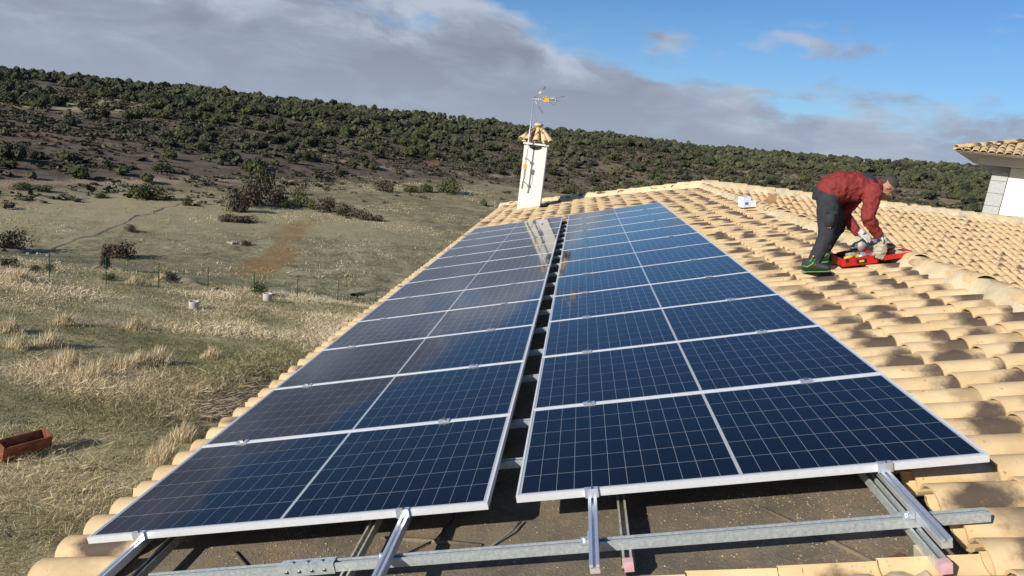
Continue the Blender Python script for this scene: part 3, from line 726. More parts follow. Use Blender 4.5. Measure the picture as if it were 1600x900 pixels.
def tile_mesh(name, tpl, mat='clay_tile', scale=1.0):
    V, F4, UV, so = tpl; me = np_mesh(name, V * scale, F4, mat, uv=UV)
    sm = np.zeros(len(F4), bool); sm[:so] = True; me.polygons.foreach_set('use_smooth', sm); return me
cover_me = tile_mesh('cover_tile', NT); chan_me = tile_mesh('channel_tile', NC)
PV, PU = .2135, .3685
TILES = []     # (kind, M3, T, dist)
def add_plane(origin, uvec, vvec, nvec, us, vs, skip, ubase):
    B = np.stack([uvec, vvec, nvec], 1)
    for iu, u in enumerate(us):
        for iv, v in enumerate(vs):
            for kind in (0, 1):
                vv = v + (PV / 2 if kind else 0)
                if skip(u, vv): continue
                h = (-.198 if kind == 0 else -.150) + random.gauss(0, .0025)
                uu = u + random.gauss(0, .007) + (0 if kind == 0 else -.03)
                T = origin + B @ np.array([uu, vv + random.gauss(0, .003), h])
                yaw = random.gauss(0, .014); pit = R_(-1.0) + random.gauss(0, .006); rol = random.gauss(0, .02)
                Rz = np.array([[math.cos(yaw), -math.sin(yaw), 0], [math.sin(yaw), math.cos(yaw), 0], [0, 0, 1]])
                Ry = np.array([[math.cos(pit), 0, -math.sin(pit)], [0, 1, 0], [math.sin(pit), 0, math.cos(pit)]])
                Rx = np.array([[1, 0, 0], [0, math.cos(rol), -math.sin(rol)], [0, math.sin(rol), math.cos(rol)]])
                TILES.append((kind, B @ Rz @ Ry @ Rx, T))
usA = [-2.58 + PU * i for i in range(17)]
vsA = [VN + .1 + PV * i for i in range(int((21.6 - VN) / PV))]
def hip_v(u): return 21.35 + (VF - 21.35) * (u - UE) / (UR - UE)
NEAR_EDGE = -.45; FAR_EDGE = 13.06
def skipA(u, v):
    if -2.3 < u < 1.60 and NEAR_EDGE < v < FAR_EDGE: return True
    if v > hip_v(u + .18) - .02: return True
    if abs(v - 18.2) < .36 and -1.9 < u < -.95: return True
    return False
add_plane(np.zeros(3), np.array([cS, 0, sS]), np.array([0, 1., 0]), np.array([-sS, 0, cS]), usA, vsA, skipA, 0)
nA_ = len(TILES)
# right slope A' (falls to +X); u measured down from the ridge upward => lips at low end
T_ = math.tan(S); xr, zr_ = rp(UR, 0, 0).x, rp(UR, 0, 0).z
def skipA2(u, v): return v > VF - (6.4 - u) * cS * 1.0 - .05
OA2 = np.array([xr + 6.4 * cS, 0, zr_ - 6.4 * sS])
add_plane(OA2, np.array([-cS, 0, sS]), np.array([0, -1., 0]), np.array([sS, 0, cS]), [PU * i for i in range(17)], [-v for v in vsA if v < VF], lambda u, v: skipA2(u, -v), 0)
nB0 = len(TILES)
OB = np.array([0, VF - 6.4 * cS, zr_ + .09 - 6.4 * sS])
def skipB(u, x): return (x - xr) < (6.4 - u) * cS + .05 - 6.4 * cS + 6.4 * cS * 0 + 0 if False else (x < xr + (6.4 - u) * cS * 1.0 + .02)
def skipB2(u, x): return x < xr + (6.4 - u - .1) * cS
add_plane(OB, np.array([0, cS, sS]), np.array([-1., 0, 0]), np.array([0, -sS, cS]), [PU * i for i in range(17)], [-(xr + .12 + PV * i) for i in range(int((17.3 - xr) / PV))], lambda u, v: skipB2(u, -v), 0)
# far slope behind the ridge (falls to +Y)
OFar = np.array([0, 21.45, rp(UE, 0, 0).z + .02])
ang = math.atan2(ZW - OFar[2] + .12, 21.45 - VF)
def skipF(u, x): return u > (21.45 - VF) / math.cos(ang) - .62 or x - .42 < rp(UE, 0, 0).x + (xr - rp(UE, 0, 0).x) * (u * math.cos(ang)) / (21.45 - VF)
add_plane(OFar, np.array([0, -math.cos(ang), math.sin(ang)]), np.array([1., 0, 0]), np.array([0, math.sin(ang), math.cos(ang)]), [PU * i for i in range(int(4.4 / PU))], [-2.4 + PV * i for i in range(int(19.6 / PV))], skipF, 0)
def emit_tiles():
    d = []
    for i, (k, M3, T) in enumerate(TILES):
        c = RC @ (T - CW); vis = c[2] > .3 and abs(c[0] / c[2] * F) < 815 and abs(c[1] / c[2] * F) < 465 and (i < nA_ or i >= nB0)
        if i < nA_ and -2.3 < 0 and T[0] < -2.1 and k == 1: vis = False
        d.append(np.linalg.norm(T - CW) if vis else 1e6)
    d = np.array(d); kinds = np.array([t[0] for t in TILES]); single = set()
    for k in (0, 1):
        ii = np.where(kinds == k)[0]; ii = ii[np.argsort(d[ii])][:295 if k == 0 else 200]; single |= set(int(q) for q in ii if d[q] < 1e5)
    for i in single:
        k, M3, T = TILES[i]
        o = bpy.data.objects.new('cover_tile' if k == 0 else 'channel_tile', cover_me if k == 0 else chan_me); col.objects.link(o); o.parent = roof
        mw = Matrix([[*M3[0], T[0]], [*M3[1], T[1]], [*M3[2], T[2] + 4.4], [0, 0, 0, 1]]); o.matrix_local = mw; o['rnd'] = random.random()
    Vs, Fs, UVs, Rs, Sm = [], [], [], [], []; off = 0
    for k, tpl in ((0, FT), (1, FC)):
        ii = [i for i in range(len(TILES)) if TILES[i][0] == k and i not in single]
        M3 = np.array([TILES[i][1] for i in ii]); T = np.array([TILES[i][2] for i in ii]); T[:, 2] += 4.4
        V, F4, UV, so = tpl; a_, b_ = stamp(V, F4, M3, T); Vs.append(a_); Fs.append(b_ + off); off += len(a_)
        UVs.append(np.tile(UV, (len(ii), 1))); Rs.append(np.repeat(rng.random(len(ii)), len(V))); s = np.zeros(len(F4), bool); s[:so] = True; Sm.append(np.tile(s, len(ii)))
    me = np_mesh('far_tiles', np.concatenate(Vs), np.concatenate(Fs), 'clay_tile_joined', dict(rnd=np.concatenate(Rs)), uv=np.concatenate(UVs))
    me.polygons.foreach_set('use_smooth', np.concatenate(Sm)); o = link_mesh('far_tiles', me, roof); o['kind'] = 'stuff'
    print('tiles', len(TILES), 'single', len(single))
emit_tiles()

# ridge and hip caps on mortar
cap_me = tile_mesh('ridge_tile', tile_tpl(10, L=.46, w0=.125, w1=.105, h0=.098, h1=.080))
def ridge_line(p0, p1, wid, flip=False):
    p0, p1 = Vector(p0), Vector(p1)
    if flip: p0, p1 = p1, p0
    d = (p1 - p0); L = d.length; d.normalize(); n = int(L / .385); sd_ = Vector((0, 0, 1)).cross(d).normalized(); up = d.cross(sd_)
    for i in range(n):
        o = inst('ridge_tile', cap_me, roof); q = p0 + d * (i * L / n + random.gauss(0, .01)) + sd_ * random.gauss(0, .008)
        q.z += 4.4 - .018 + random.gauss(0, .006); mm = Matrix((d, sd_, up)).transposed().to_4x4()
        mm = Matrix.Translation(q) @ mm @ Matrix.Rotation(random.gauss(0, .02), 4, 'Z') @ Matrix.Rotation(R_(1.6), 4, 'Y'); o.matrix_local = mm; o['rnd'] = random.random()
    # mortar bed
    m = MB(); K = max(8, int(L / .09)); vs = []
    for i in range(K + 1):
        q = p0 + d * (L * i / K)
        a = wid * (1 + .22 * math.sin(i * 1.7) * math.sin(i * .61) + random.gauss(0, .05)); b = wid * (1 + .22 * math.sin(i * 1.3 + 2) * math.sin(i * .47) + random.gauss(0, .05))
        for s_, hh in ((-a * 1.3, -.16), (-a, -.045), (-.085, .050), (.085, .050), (b, -.045), (b * 1.3, -.16)):
            vs.append(q + sd_ * s_ + Vector((0, 0, hh + random.gauss(0, .004))))
    m.add(vs, [(i * 6 + j, i * 6 + j + 1, (i + 1) * 6 + j + 1, (i + 1) * 6 + j) for i in range(K) for j in range(5)], 0, True)
    hbuild(m, 'ridge_mortar', 'mortar', roof).location = (0, 0, 0)
ridge_line((XR, VN, ZR - .005), (XR, VF, ZR - .005), .145)
ridge_line((XR, VF, ZW + .02), (17.4, VF, ZW + .02), .15, True)
ce = rp(UE, 21.35, -.12); ridge_line((ce.x, 21.35, ce.z), (XR, VF, ZW), .13)
# curved cuts of mortar under the first tiles of the near opening (bed left where tiles were lifted)
m = MB(); K = 90; vs = []
for i in range(K + 1):
    u = -2.1 + 3.7 * i / K; hh = HB + .05 + .012 * math.sin(i * 2.1)
    vs += [rp(u, NEAR_EDGE - .02 + random.gauss(0, .008), HB + .002), rp(u, NEAR_EDGE - .05 + random.gauss(0, .006), hh), rp(u, NEAR_EDGE - .16, hh), rp(u, NEAR_EDGE - .2, HB + .002)]
m.add(vs, [(i * 4 + j, i * 4 + j + 1, (i + 1) * 4 + j + 1, (i + 1) * 4 + j) for i in range(K) for j in range(3)], 0, True)
hbuild(m, 'mortar_bed', 'mortar', roof).location = (0, 0, 0)
# felt laps, lumps and loose grit on the bared strip
for (u0, v0, u1, v1) in ((-1.55, .10, -1.05, -.42), (-1.05, -.42, -.75, -.05), (-.75, .12, -.2, -.02), (1.15, .1, 1.5, -.42)):
    m = MB(); a, b = rp(u0, v0, HB + .004), rp(u1, v1, HB + .004); m.tube([a, (a + b) / 2 + Vector((0, 0, .003)), b], [.010, .014, .010], 5)
    hbuild(m, 'felt_lap', 'roof_felt', roof)
def grit():
    n = 5200; u = rng.uniform(-2.0, 1.75, n); v = rng.uniform(-.44, .9, n); dn = fbm(u * 3 + 5, v * 3 + 9, 4); k = rng.random(n) < np.interp(dn, [.42, .6], [.06, 1]); u, v = u[k], v[k]
    s = rng.uniform(.0015, .0055, len(u)); T = np.array([tuple(rp(a, b, HB + .002)) for a, b in zip(u, v)])
    V = np.array([(1, 0, 0), (-.5, .9, 0), (-.5, -.9, 0), (0, 0, .9)]); Fq = np.array([(0, 1, 3), (1, 2, 3), (2, 0, 3)])
    th = rng.random(len(u)) * 6.28; M3 = np.zeros((len(u), 3, 3)); st = rng.uniform(.5, 2.2, len(u))
    M3[:, 0, 0] = np.cos(th) * s * st; M3[:, 0, 1] = -np.sin(th) * s; M3[:, 1, 0] = np.sin(th) * s * st; M3[:, 1, 1] = np.cos(th) * s; M3[:, 2, 2] = s
    a_, b_ = stamp(V, Fq, M3, T); o = link_mesh('roof_grit', np_mesh('roof_grit', a_, b_, 'grit')); tag(o, 'crumbs of old mortar and clay scattered on the bared roof felt', 'grit', kind='stuff')
simple('grit', (.36, .24, .13), .95, 0, .5, 25, c2=(.50, .40, .28)); grit()

# ------------------------------------------------------------------ solar panels
PW, PD, GAP, ROWP = 2.10, 1.075, .1332, 1.083
fr = MB()
zt, zb = 0.0, -.035
fr.box((0, 0, zb), (.011, PD, zt)); fr.box((PW - .011, 0, zb), (PW, PD, zt)); fr.box((.0112, 0, zb), (PW - .0112, .013, zt - .0002)); fr.box((.0112, PD - .013, zb), (PW - .0112, PD, zt - .0002))
frame_me = fr.mesh('frame', 'frame_metal')
gl = MB(); gl.box((.0114, .0114, -.008), (PW - .0114, PD - .0114, -.0022)); print_me = gl.mesh('cell_sheet', 'cell_print'); back_me = gl.mesh('backsheet', 'backsheet')
cg = MB(); cg.box((.0008, .0012, 0), (.0849 - .0008, .171 - .0012, .0003)); cell_me = cg.mesh('cell', 'cell')
jb = MB(); jb.box((.9, .48, -.03), (1.2, .56, -.0085)); jb_me = jb.mesh('junction_box', 'black_rubber')
ORD = ['nearest', 'second', 'third', 'fourth', 'fifth', 'sixth', 'seventh', 'eighth', 'ninth', 'tenth', 'eleventh', 'farthest']
for side in (0, 1):
    u0 = -GAP - PW if side == 0 else 0; dv = -.0379 if side == 0 else 0
    for r in range(12):
        t = empty('solar_panel', rp(u0, r * ROWP + dv, 0), '', 'solar panel', 'solar panels in two columns', (random.gauss(0, .0004), -S + random.gauss(0, .0003), 0))
        nm = 'left' if side == 0 else 'right'
        lb = f'{ORD[r]} dark blue solar panel of the {nm} column' + (' counted from the camera' if 0 < r < 11 else ' over the bared felt' if r == 0 else ', at the chimney end')
        t['label'] = lb
        inst('frame', frame_me, t)
        if r < 3:
            inst('backsheet', back_me, t)
            for i in range(24):
                x0 = 1.05 + .008 + .0849 * (i - 12) if i >= 12 else 1.05 - .008 - .0849 * (12 - i)
                for j in range(6): inst('cell', cell_me, t, (x0, .0245 + .171 * j, -.0022))
        else: inst('cell_sheet', print_me, t)
        inst('junction_box', jb_me, t)

# rails under the panels (along the columns), clamps as their parts
def rail_prof(cu, top, w=.040, h=.040):
    a, s = w / 2, .006
    return [(cu - a, top - h), (cu + a, top - h), (cu + a, top - h * .45), (cu + a - .004, top - h * .42), (cu + a - .004, top - h * .34), (cu + a, top - h * .31), (cu + a, top), (cu + s, top), (cu + s, top - .012), (cu + a - .006, top - .013), (cu + a - .006, top - .018),
            (cu - a + .006, top - .018), (cu - a + .006, top - .013), (cu - s, top - .012), (cu - s, top), (cu - a, top), (cu - a, top - h * .31), (cu - a + .004, top - h * .34), (cu - a + .004, top - h * .42), (cu - a, top - h * .45)]
ec = MB(); ec.box((-.032, -.012, -.036), (.032, -.001, .004)); ec.box((-.032, -.012, .004), (.032, .012, .008)); ec.ball((0, -.004, .012), (.009, .009, .006), 8, 1); ec_me = ec.mesh('end_clamp', ['aluminium', 'bolt'])
mc = MB(); mc.box((-.036, -.022, .0012), (.036, .022, .0072)); mc.box((-.032, -.0065, -.03), (.032, .0065, .0012)); mc.box((-.010, -.010, .0072), (.010, .010, .020), 1); mc_me = mc.mesh('mid_clamp', ['aluminium', 'bolt'])
RAILS = [(-1.94, -.34, 'aluminium rail under the outer edge of the left panel column'), (-.55, -.50, 'aluminium rail sticking out below the left panel column near the gap'), (.36, -.53, 'short bright aluminium rail end hanging below the right panel column near the gap'), (1.665, -.53, 'aluminium rail sticking out over the steel strut at the right')]
for cu, v0, lb in RAILS:
    t = empty('panel_rail', rp(cu, v0, -.036), lb, 'mounting rail', 'aluminium rails carrying the panels', (0, -S, 0))
    q = MB(); q.prism(rail_prof(0, 0), 0, 13.0 - v0, 'y'); q.build('rail_body', 'aluminium', t)
    dv = -.0379 if cu < 0 else 0
    inst('end_clamp', ec_me, t, (0, dv - v0 - .0, .036)); o = inst('end_clamp', ec_me, t, (0, 11 * ROWP + PD + dv - v0, .036), (0, 0, math.pi))
    for r in range(1, 12): inst('mid_clamp', mc_me, t, (random.gauss(0, .006), r * ROWP - (ROWP - PD) / 2 + dv - v0, .036))
# cross struts (galvanised C channel), lip details
def cprof(top, w=.041, h=.041, t=.0025):
    a = w / 2
    return [(-a, top - h), (a, top - h), (a, top), (a - .010, top), (a - .010, top - .007), (a - .010 + t, top - .007), (a - t, top - t), (a - t, top - h + t), (-a + t, top - h + t), (-a + t, top - t), (-a + .010 - t, top - .007), (-a + .010, top - .007), (-a + .010, top), (-a, top)]
SV = [-.30, .555, 1.109, 1.967, 2.623, 3.336, 4.045] + [4.045 + .71 * i for i in range(1, 13)]
for i, v in enumerate(SV):
    if v > 13: continue
    near = i == 0; u0, u1 = (-1.74, 1.93) if near else (-2.12, 1.98)
    lb = 'long galvanised steel strut crossing the bared felt in front of the panels' if near else f'galvanised cross strut under the panels, number {i} seen in the gap counting away from the camera'
    if not near: lb = f'{(["nearest","second nearest","third nearest","fourth nearest","fifth nearest","sixth nearest","seventh nearest","eighth nearest","ninth nearest","tenth nearest","eleventh nearest","twelfth nearest","thirteenth nearest","fourteenth nearest","fifteenth nearest","sixteenth nearest","seventeenth nearest","eighteenth nearest","nineteenth nearest"])[i-1]} steel cross strut seen in the dark gap between the panel columns'
    t = empty('cross_strut', rp(u0, v, -.0765), lb, 'steel strut', 'steel struts crossing under the panels', (0, -S, 0))
    q = MB(); q.prism([(b, c) for b, c in cprof(0)], 0, u1 - u0, 'x'); q.build('strut_body', 'galvanised', t)
    if near:
        q = MB(); q.box((.67, -.026, -.045), (.93, -.0215, .003)); q.box((.67, -.026, .003), (.93, .026, .006)); q.box((.67, .0215, -.045), (.93, .026, .003)); q.build('splice_plate', 'galvanised', t)
        for k in range(4): q = MB(); q.tube([(.705 + .06 * k, -.0265, -.022), (.705 + .06 * k, -.030, -.022)], [.008, .008], 8); q.build('bolt', 'bolt', t)
        for k in range(3): q = MB(); q.tube([(.73 + .07 * k, 0, .0065), (.73 + .07 * k, 0, .010)], [.009, .009], 8); q.build('bolt', 'bolt', t)
        for cu, _, _ in RAILS:
            x = cu - u0; 
            if x < .05: continue
            q = MB(); q.box((x - .06, -.028, .001), (x - .022, .028, .005)); q.box((x - .027, -.028, .005), (x - .022, .028, .03)); q.tube([(x - .044, 0, .005), (x - .044, 0, .016)], [.008, .008], 6); q.build('angle_bracket', 'aluminium', t)
# lower steel rails on the felt with pink end caps
for cu, v0, lb, cap in ((-1.87, -.36, 'tan steel rail on the felt at the left end of the opening', False), (-.76, -.50, 'tan steel rail on the felt left of the gap between the columns', False), (.49, -.40, 'tan slotted steel rail on the felt with a pink cap, near the middle', True), (1.645, -.55, 'steel rail on the felt with a pink cap at the right end of the opening', True)):
    t = empty('base_rail', rp(cu, v0, -.1185), lb, 'steel rail', 'steel rails lying on the felt', (0, -S, 0))
    q = MB(); q.prism(cprof(0, .041, .041), 0, 13.05 - v0, 'y'); q.build('rail_body', 'old_steel' if cu < 1 else 'galvanised', t)
    if cap: q = MB(); q.box((-.0225, -.012, -.0425), (.0225, .022, .0015)); q.build('end_cap', 'pink_cap', t)
    q = MB()
    for k in range(12): q.box((-.03, .12 + k * 1.05, -.112), (.03, .18 + k * 1.05, -.042))
    q.build('packer', 'mortar', t)
t = MB(); pts = [rp(-.02, .14, HB + .02), rp(-.06, .05, HB + .025), rp(-.13, -.02, HB + .012), rp(-.19, -.10, HB + .010)]; t.tube(pts, [.007, .007, .006, .004], 7)
tag(t.build('loose_cable', 'steel_wire'), 'short grey stick of cable lying on the felt below the gap', 'cable')
t = MB(); pts = [rp(-.36 + .0, .35, HB + .12), rp(-.38, .2, HB + .03), rp(-.44, .06, HB + .012), rp(-.56, -.04, HB + .01), rp(-.62, -.08, HB + .01)]; t.tube(pts, .0045, 6)
tag(t.build('black_cable', 'black_rubber'), 'thin black cable curling on the felt beside the left rail', 'cable')
q = MB(); q.box((0, 0, 0), (.10, .04, .012)); tag(q.build('clay_shard', 'shard' if 'shard' in MATS else 'red_paint_rust', None, rp(1.50, -.40, HB + .004), (0, -S, .3)), 'broken piece of red clay under the strut at the right', 'clay shard')

# ------------------------------------------------------------------ chimney
ch = empty('chimney', (-1.283, 18.2, -.75), 'tall white rendered chimney with a small tiled cap', 'chimney')
q = MB(); q.box((-.345, -.30, 0), (.345, .42, 2.16)); q.build('shaft', 'chimney_plaster', ch)
q = MB(); q.box((-.385, -.34, 2.2), (.385, .46, 2.25)); q.build('slab', 'chimney_plaster', ch)
for sx in (-1, 1):
    for sy in (-.27, .39): q = MB(); q.box((sx * .345 - (.03 if sx > 0 else 0), sy - .03, 2.16), (sx * .345 + (.03 if sx < 0 else 0), sy + .03, 2.2)); q.build('slab_support', 'chimney_plaster', ch)
q = MB(); prof = [(math.cos(a) * .20, 2.159 - .11 * math.sin(a)) for a in [math.pi * i / 10 for i in range(11)]]; q.prism(prof, -.303, -.28, 'y'); q.build('flue_opening', 'black_rubber', ch)  # black plate on the shaft face, painted shade for the inside of the opening
cap_t = tile_mesh('cap_tile', tile_tpl(8, L=.52, w0=.105, w1=.055, h0=.085, h1=.04))
apex = Vector((0, .06, 2.80))
for side in range(4):
    for k in range(3):
        off = (k - 1) * .27; a = side * math.pi / 2 - math.pi / 2
        outd = Vector((math.cos(a), math.sin(a), 0)); tg = Vector((-math.sin(a), math.cos(a), 0))
        low = Vector((0, .06, 2.31)) + outd * .50 + tg * off; d = (apex + tg * off * .25 - low).normalized(); s2 = Vector((0, 0, 1)).cross(d).normalized(); up = d.cross(s2)
        o = inst('cap_tile', cap_t, ch); o.matrix_local = Matrix.Translation(low) @ Matrix((d, s2, up)).transposed().to_4x4(); o['rnd'] = random.random()
    a = side * math.pi / 2 - math.pi / 4; outd = Vector((math.cos(a), math.sin(a), 0)); low = Vector((0, .06, 2.33)) + outd * .62; d = (apex + Vector((0, 0, .05)) - low).normalized(); s2 = Vector((0, 0, 1)).cross(d).normalized(); up = d.cross(s2)
    o = inst('cap_tile', cap_t, ch); o.matrix_local = Matrix.Translation(low) @ Matrix((d, s2, up)).transposed().to_4x4() @ Matrix.Diagonal((1.12, 1, 1, 1)); o['rnd'] = random.random()
q = MB(); q.add([(-.44, -.36, 2.27), (.44, -.36, 2.27), (.44, .48, 2.27), (-.44, .48, 2.27), (0, .06, 2.78)], [(0, 1, 4), (1, 2, 4), (2, 3, 4), (3, 0, 4), (3, 2, 1, 0)]); q.build('cap_core', 'mortar', ch)
q = MB(); q.ball((0, .06, 2.80), (.15, .15, .06), 10); q.build('finial', 'mortar', ch)
# mortar apron at its foot
q = MB(); q.box((-.42, -.36, -.02), (.42, .46, .31), Mx=Matrix.Rotation(-S, 4, 'Y')); q.build('flashing', 'mortar', ch)

an = empty('tv_antenna', (-1.50, 17.72, .05), 'television antenna with orange dipole box on a thin mast at the chimney', 'antenna')
def al(X, Y, Z): return (X + 1.50, Y - 17.72, Z - .05)
q = MB(); q.tube([al(-1.52, 17.72, .12), al(-1.505, 17.72, 1.0), al(-1.49, 17.72, 2.84)], [.017] * 3, 8); q.build('mast', 'steel_wire', an)
for zz in (.32, 1.02):
    q = MB(); q.tube([al(-1.51, 17.72, zz), al(-1.50, 17.90, zz)], [.012, .012], 6); q.box(al(-1.55, 17.695, zz - .03), al(-1.475, 17.745, zz + .03)); q.build('wall_bracket', 'steel_wire', an)
q = MB(); q.box(al(-1.56, 17.66, .72), al(-1.46, 17.70, .86)); q.build('amplifier_box', 'orange_plastic', an)
q = MB(); q.tube([al(-1.49, 17.69, .72), al(-1.47, 17.68, .5), al(-1.53, 17.70, .3), al(-1.56, 17.72, .1)], .007, 6); q.build('cable', 'black_rubber', an)
az0 = Vector((-1.49, 17.72, 2.76))
q = MB(); q.tube([al(-1.58, 17.72, 2.76), al(-.80, 17.72, 2.80)], .013, 6)
q.build('boom', 'steel_wire', an)
q = MB(); q.tube([al(-1.12, 17.72, 2.80), al(-.60, 17.72, 2.93)], .009, 6); q.tube([al(-1.12, 17.72, 2.76), al(-.90, 17.72, 2.66)], .009, 6); q.tube([al(-1.12, 17.72, 2.79), al(-.70, 17.72, 2.78)], .009, 6); q.build('boom_arm', 'steel_wire', an)
q = MB(); q.box(al(-1.22, 17.67, 2.72), al(-1.04, 17.77, 2.84)); q.box(al(-1.16, 17.65, 2.84), al(-1.10, 17.79, 2.87)); q.build('dipole_box', 'orange_plastic', an)
for s_ in (1, -1):
    q = MB()
    b0 = Vector((-1.46, 17.72, 2.77))
    for yy in (-.22, -.11, 0, .11, .22): q.tube([al(b0.x, b0.y + yy, b0.z + .02 * s_), al(b0.x + .27, b0.y + yy, b0.z + s_ * .38)], .006, 5)
    for f in (.1, .35, .6, .85, 1.0): q.tube([al(b0.x + .27 * f, b0.y - .24, b0.z + s_ * .38 * f), al(b0.x + .27 * f, b0.y + .24, b0.z + s_ * .38 * f)], .006, 5)
    q.build('reflector', 'steel_wire', an)
q = MB()
for i, xx in enumerate((-.98, -.86, -.76, -.66)):
    for zz, k in ((2.80 + (xx + 1.12) * .25, 1), (2.79, 1), (2.75 - max(0, (xx + 1.12)) * .4, i < 2)):
        if k: q.tube([al(xx, 17.62, zz), al(xx, 17.82, zz)], .006, 5)
q.tube([al(-.86, 17.72, 2.62), al(-.84, 17.72, 2.90)], .012, 6)
q.build('director', 'steel_wire', an)

# ------------------------------------------------------------------ neighbouring building
nb = empty('neighbour_house', (13.25, 20.6, -3.5), 'white house with stone corner blocks and wide tiled eaves at the right', 'house', None, (0, 0, -R_(31)))
def nbx(mb, name, mat, parent=nb):
    mb.v = [(a - 13.25, b - 20.6, c + 3.5) for a, b, c in mb.v]; return mb.build(name, mat, parent)
q = MB(); q.box((13.7, 20.62, -3.6), (23, 29, 2.45)); q.box((13.27, 20.9, -3.6), (13.7, 29, 2.45)); nbx(q, 'wall', 'white_plaster')
z = -3.6
while z < 2.25:
    q = MB(); z1 = min(z + .40, 2.28); q.box((13.25, 20.59, z + .006), (13.68, 20.95, z1 - .006)); nbx(q, 'corner_stone', 'grey_stone'); z += .40
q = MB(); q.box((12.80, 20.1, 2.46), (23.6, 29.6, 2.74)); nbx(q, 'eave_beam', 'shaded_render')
q = MB(); q.box((12.26, 19.42, 2.742), (24, 30, 2.775)); nbx(q, 'fascia', 'white_plaster')
q = MB(); sl = .27; Y0, X0, Z0 = 19.36, 12.18, 2.80; D_ = 5.4
q.add([(X0, Y0, Z0 - .03), (24, Y0, Z0 - .03), (24, Y0 + D_, Z0 + sl * D_), (X0 + D_, Y0 + D_, Z0 + sl * D_), (X0, Y0 + 2 * D_, Z0 - .03), (24, Y0 + 2 * D_, Z0 - .03)], [(0, 1, 2, 3), (4, 0, 3), (5, 4, 3, 2), (0, 4, 5, 1)])
nroof = nbx(q, 'roof', 'mortar')
def nroof_tiles():
    M, T = [], []; c, s = math.cos(math.atan(sl)), math.sin(math.atan(sl)); B = np.stack([np.array([0, c, s]), np.array([-1., 0, 0]), np.array([0, -s, c])], 1)
    B2 = np.stack([np.array([c, 0, s]), np.array([0, 1., 0]), np.array([-s, 0, c])], 1)
    for i in range(15):
        u = i * PU
        for j in range(58):
            x = X0 + .1 + j * PV
            if x > X0 + u * c: M.append(B); T.append((x - 13.25, Y0 - .05 + u * c - 20.6, Z0 + .0 + u * s + 3.5))
        for j in range(50):
            y = Y0 + .1 + j * PV
            if Y0 + u * c < y < Y0 + 2 * D_ - u * c: M.append(B2); T.append((X0 - .05 + u * c - 13.25, y - 20.6, Z0 + u * s + 3.5))
    V, F4, UV, so = FT; V = V * np.array([1, 1, .72]); a_, b_ = stamp(V, F4, np.array(M), np.array(T))
    me = np_mesh('tile_courses', a_, b_, 'clay_tile_joined', dict(rnd=np.repeat(rng.random(len(T)), len(V))), uv=np.tile(UV, (len(T), 1)))
    o = link_mesh('tile_courses', me, nroof); o['kind'] = 'stuff'
    capm = cap_me; p0 = Vector((X0 - 13.25, Y0 - 20.6, Z0 + 3.5 + .06)); p1 = Vector((X0 + D_ - 13.25, Y0 + D_ - 20.6, Z0 + sl * D_ + 3.5 + .08)); d = (p1 - p0); L = d.length; d.normalize(); s2 = Vector((0, 0, 1)).cross(d).normalized(); up = d.cross(s2)
    for i in range(int(L / .4)):
        o = inst('hip_tile', capm, nroof); o.matrix_local = Matrix.Translation(p0 + d * .4 * i) @ Matrix((d, s2, up)).transposed().to_4x4(); o['rnd'] = random.random()
nroof_tiles()

# ------------------------------------------------------------------ things on the meadow
fp = [(78, 440), (160, 434), (240, 440), (317, 448), (392, 456), (464, 466), (536, 474), (600, 478)]
pts = [ground_at(*p)[0] for p in fp]
d0 = (pts[1] - pts[0]); d1 = pts[3] - pts[2]
line = []; base0 = pts[0]; dirv = (pts[5] - pts[0]); step = dirv / 5
for i in range(-5, 12):
    p = base0 + step * i; line.append(Vector((p.x, p.y, tz(p.x, p.y))))
fe = empty('wire_fence', line[5], 'green wire fence with thin posts along the crest of the grassy slope', 'fence')
for p in line: q = MB(); l = p - line[5]; q.tube([l + Vector((0, 0, -.3)), l + Vector((0, 0, 1.42)), l + Vector((0, 0, 1.5))], [.026, .026, .015], 8); q.build('post', 'green_wire', fe)
q = MB()
for a, b in zip(line[:-1], line[1:]):
    a, b = a - line[5], b - line[5]
    for h in (.1, .5, .9, 1.35): q.tube([a + Vector((0, 0, h)), b + Vector((0, 0, h))], .004, 4, caps=False)
    for k in range(1, 20): c = a.lerp(b, k / 20); q.tube([c + Vector((0, 0, .1)), c + Vector((0, 0, 1.35))], .0022, 3, caps=False)
q.build('wire_mesh', 'green_wire', fe)
def pot(px, py, lb):
    p, s = ground_at(px, py); t = empty('concrete_pot', p, lb, 'pot', 'white pots on the slope'); k = s / 36
    q = MB(); n = 20; rings = [(.20, -.1), (.21, 0), (.235, .34), (.235, .38), (.195, .38), (.185, .1), (.0, .1)]; vs = []
    for r, z_ in rings:
        for i in range(n): a = 6.2832 * i / n; vs.append((r * k * math.cos(a), r * k * math.sin(a), z_ * k))
    q.add(vs, [(i * n + j, i * n + (j + 1) % n, (i + 1) * n + (j + 1) % n, (i + 1) * n + j) for i in range(len(rings) - 1) for j in range(n)], 0, True); q.build('pot_body', 'concrete_pale', t)
    q = MB(); q.tube([(0, 0, .1 * k), (0, 0, .3 * k)], [.18 * k, .18 * k], 14); q.build('soil', 'bark', t)
pot(303, 483, 'white round pot standing alone on the slope, the left of two'); pot(418, 470, 'white round pot beside the dark green bush on the crest')
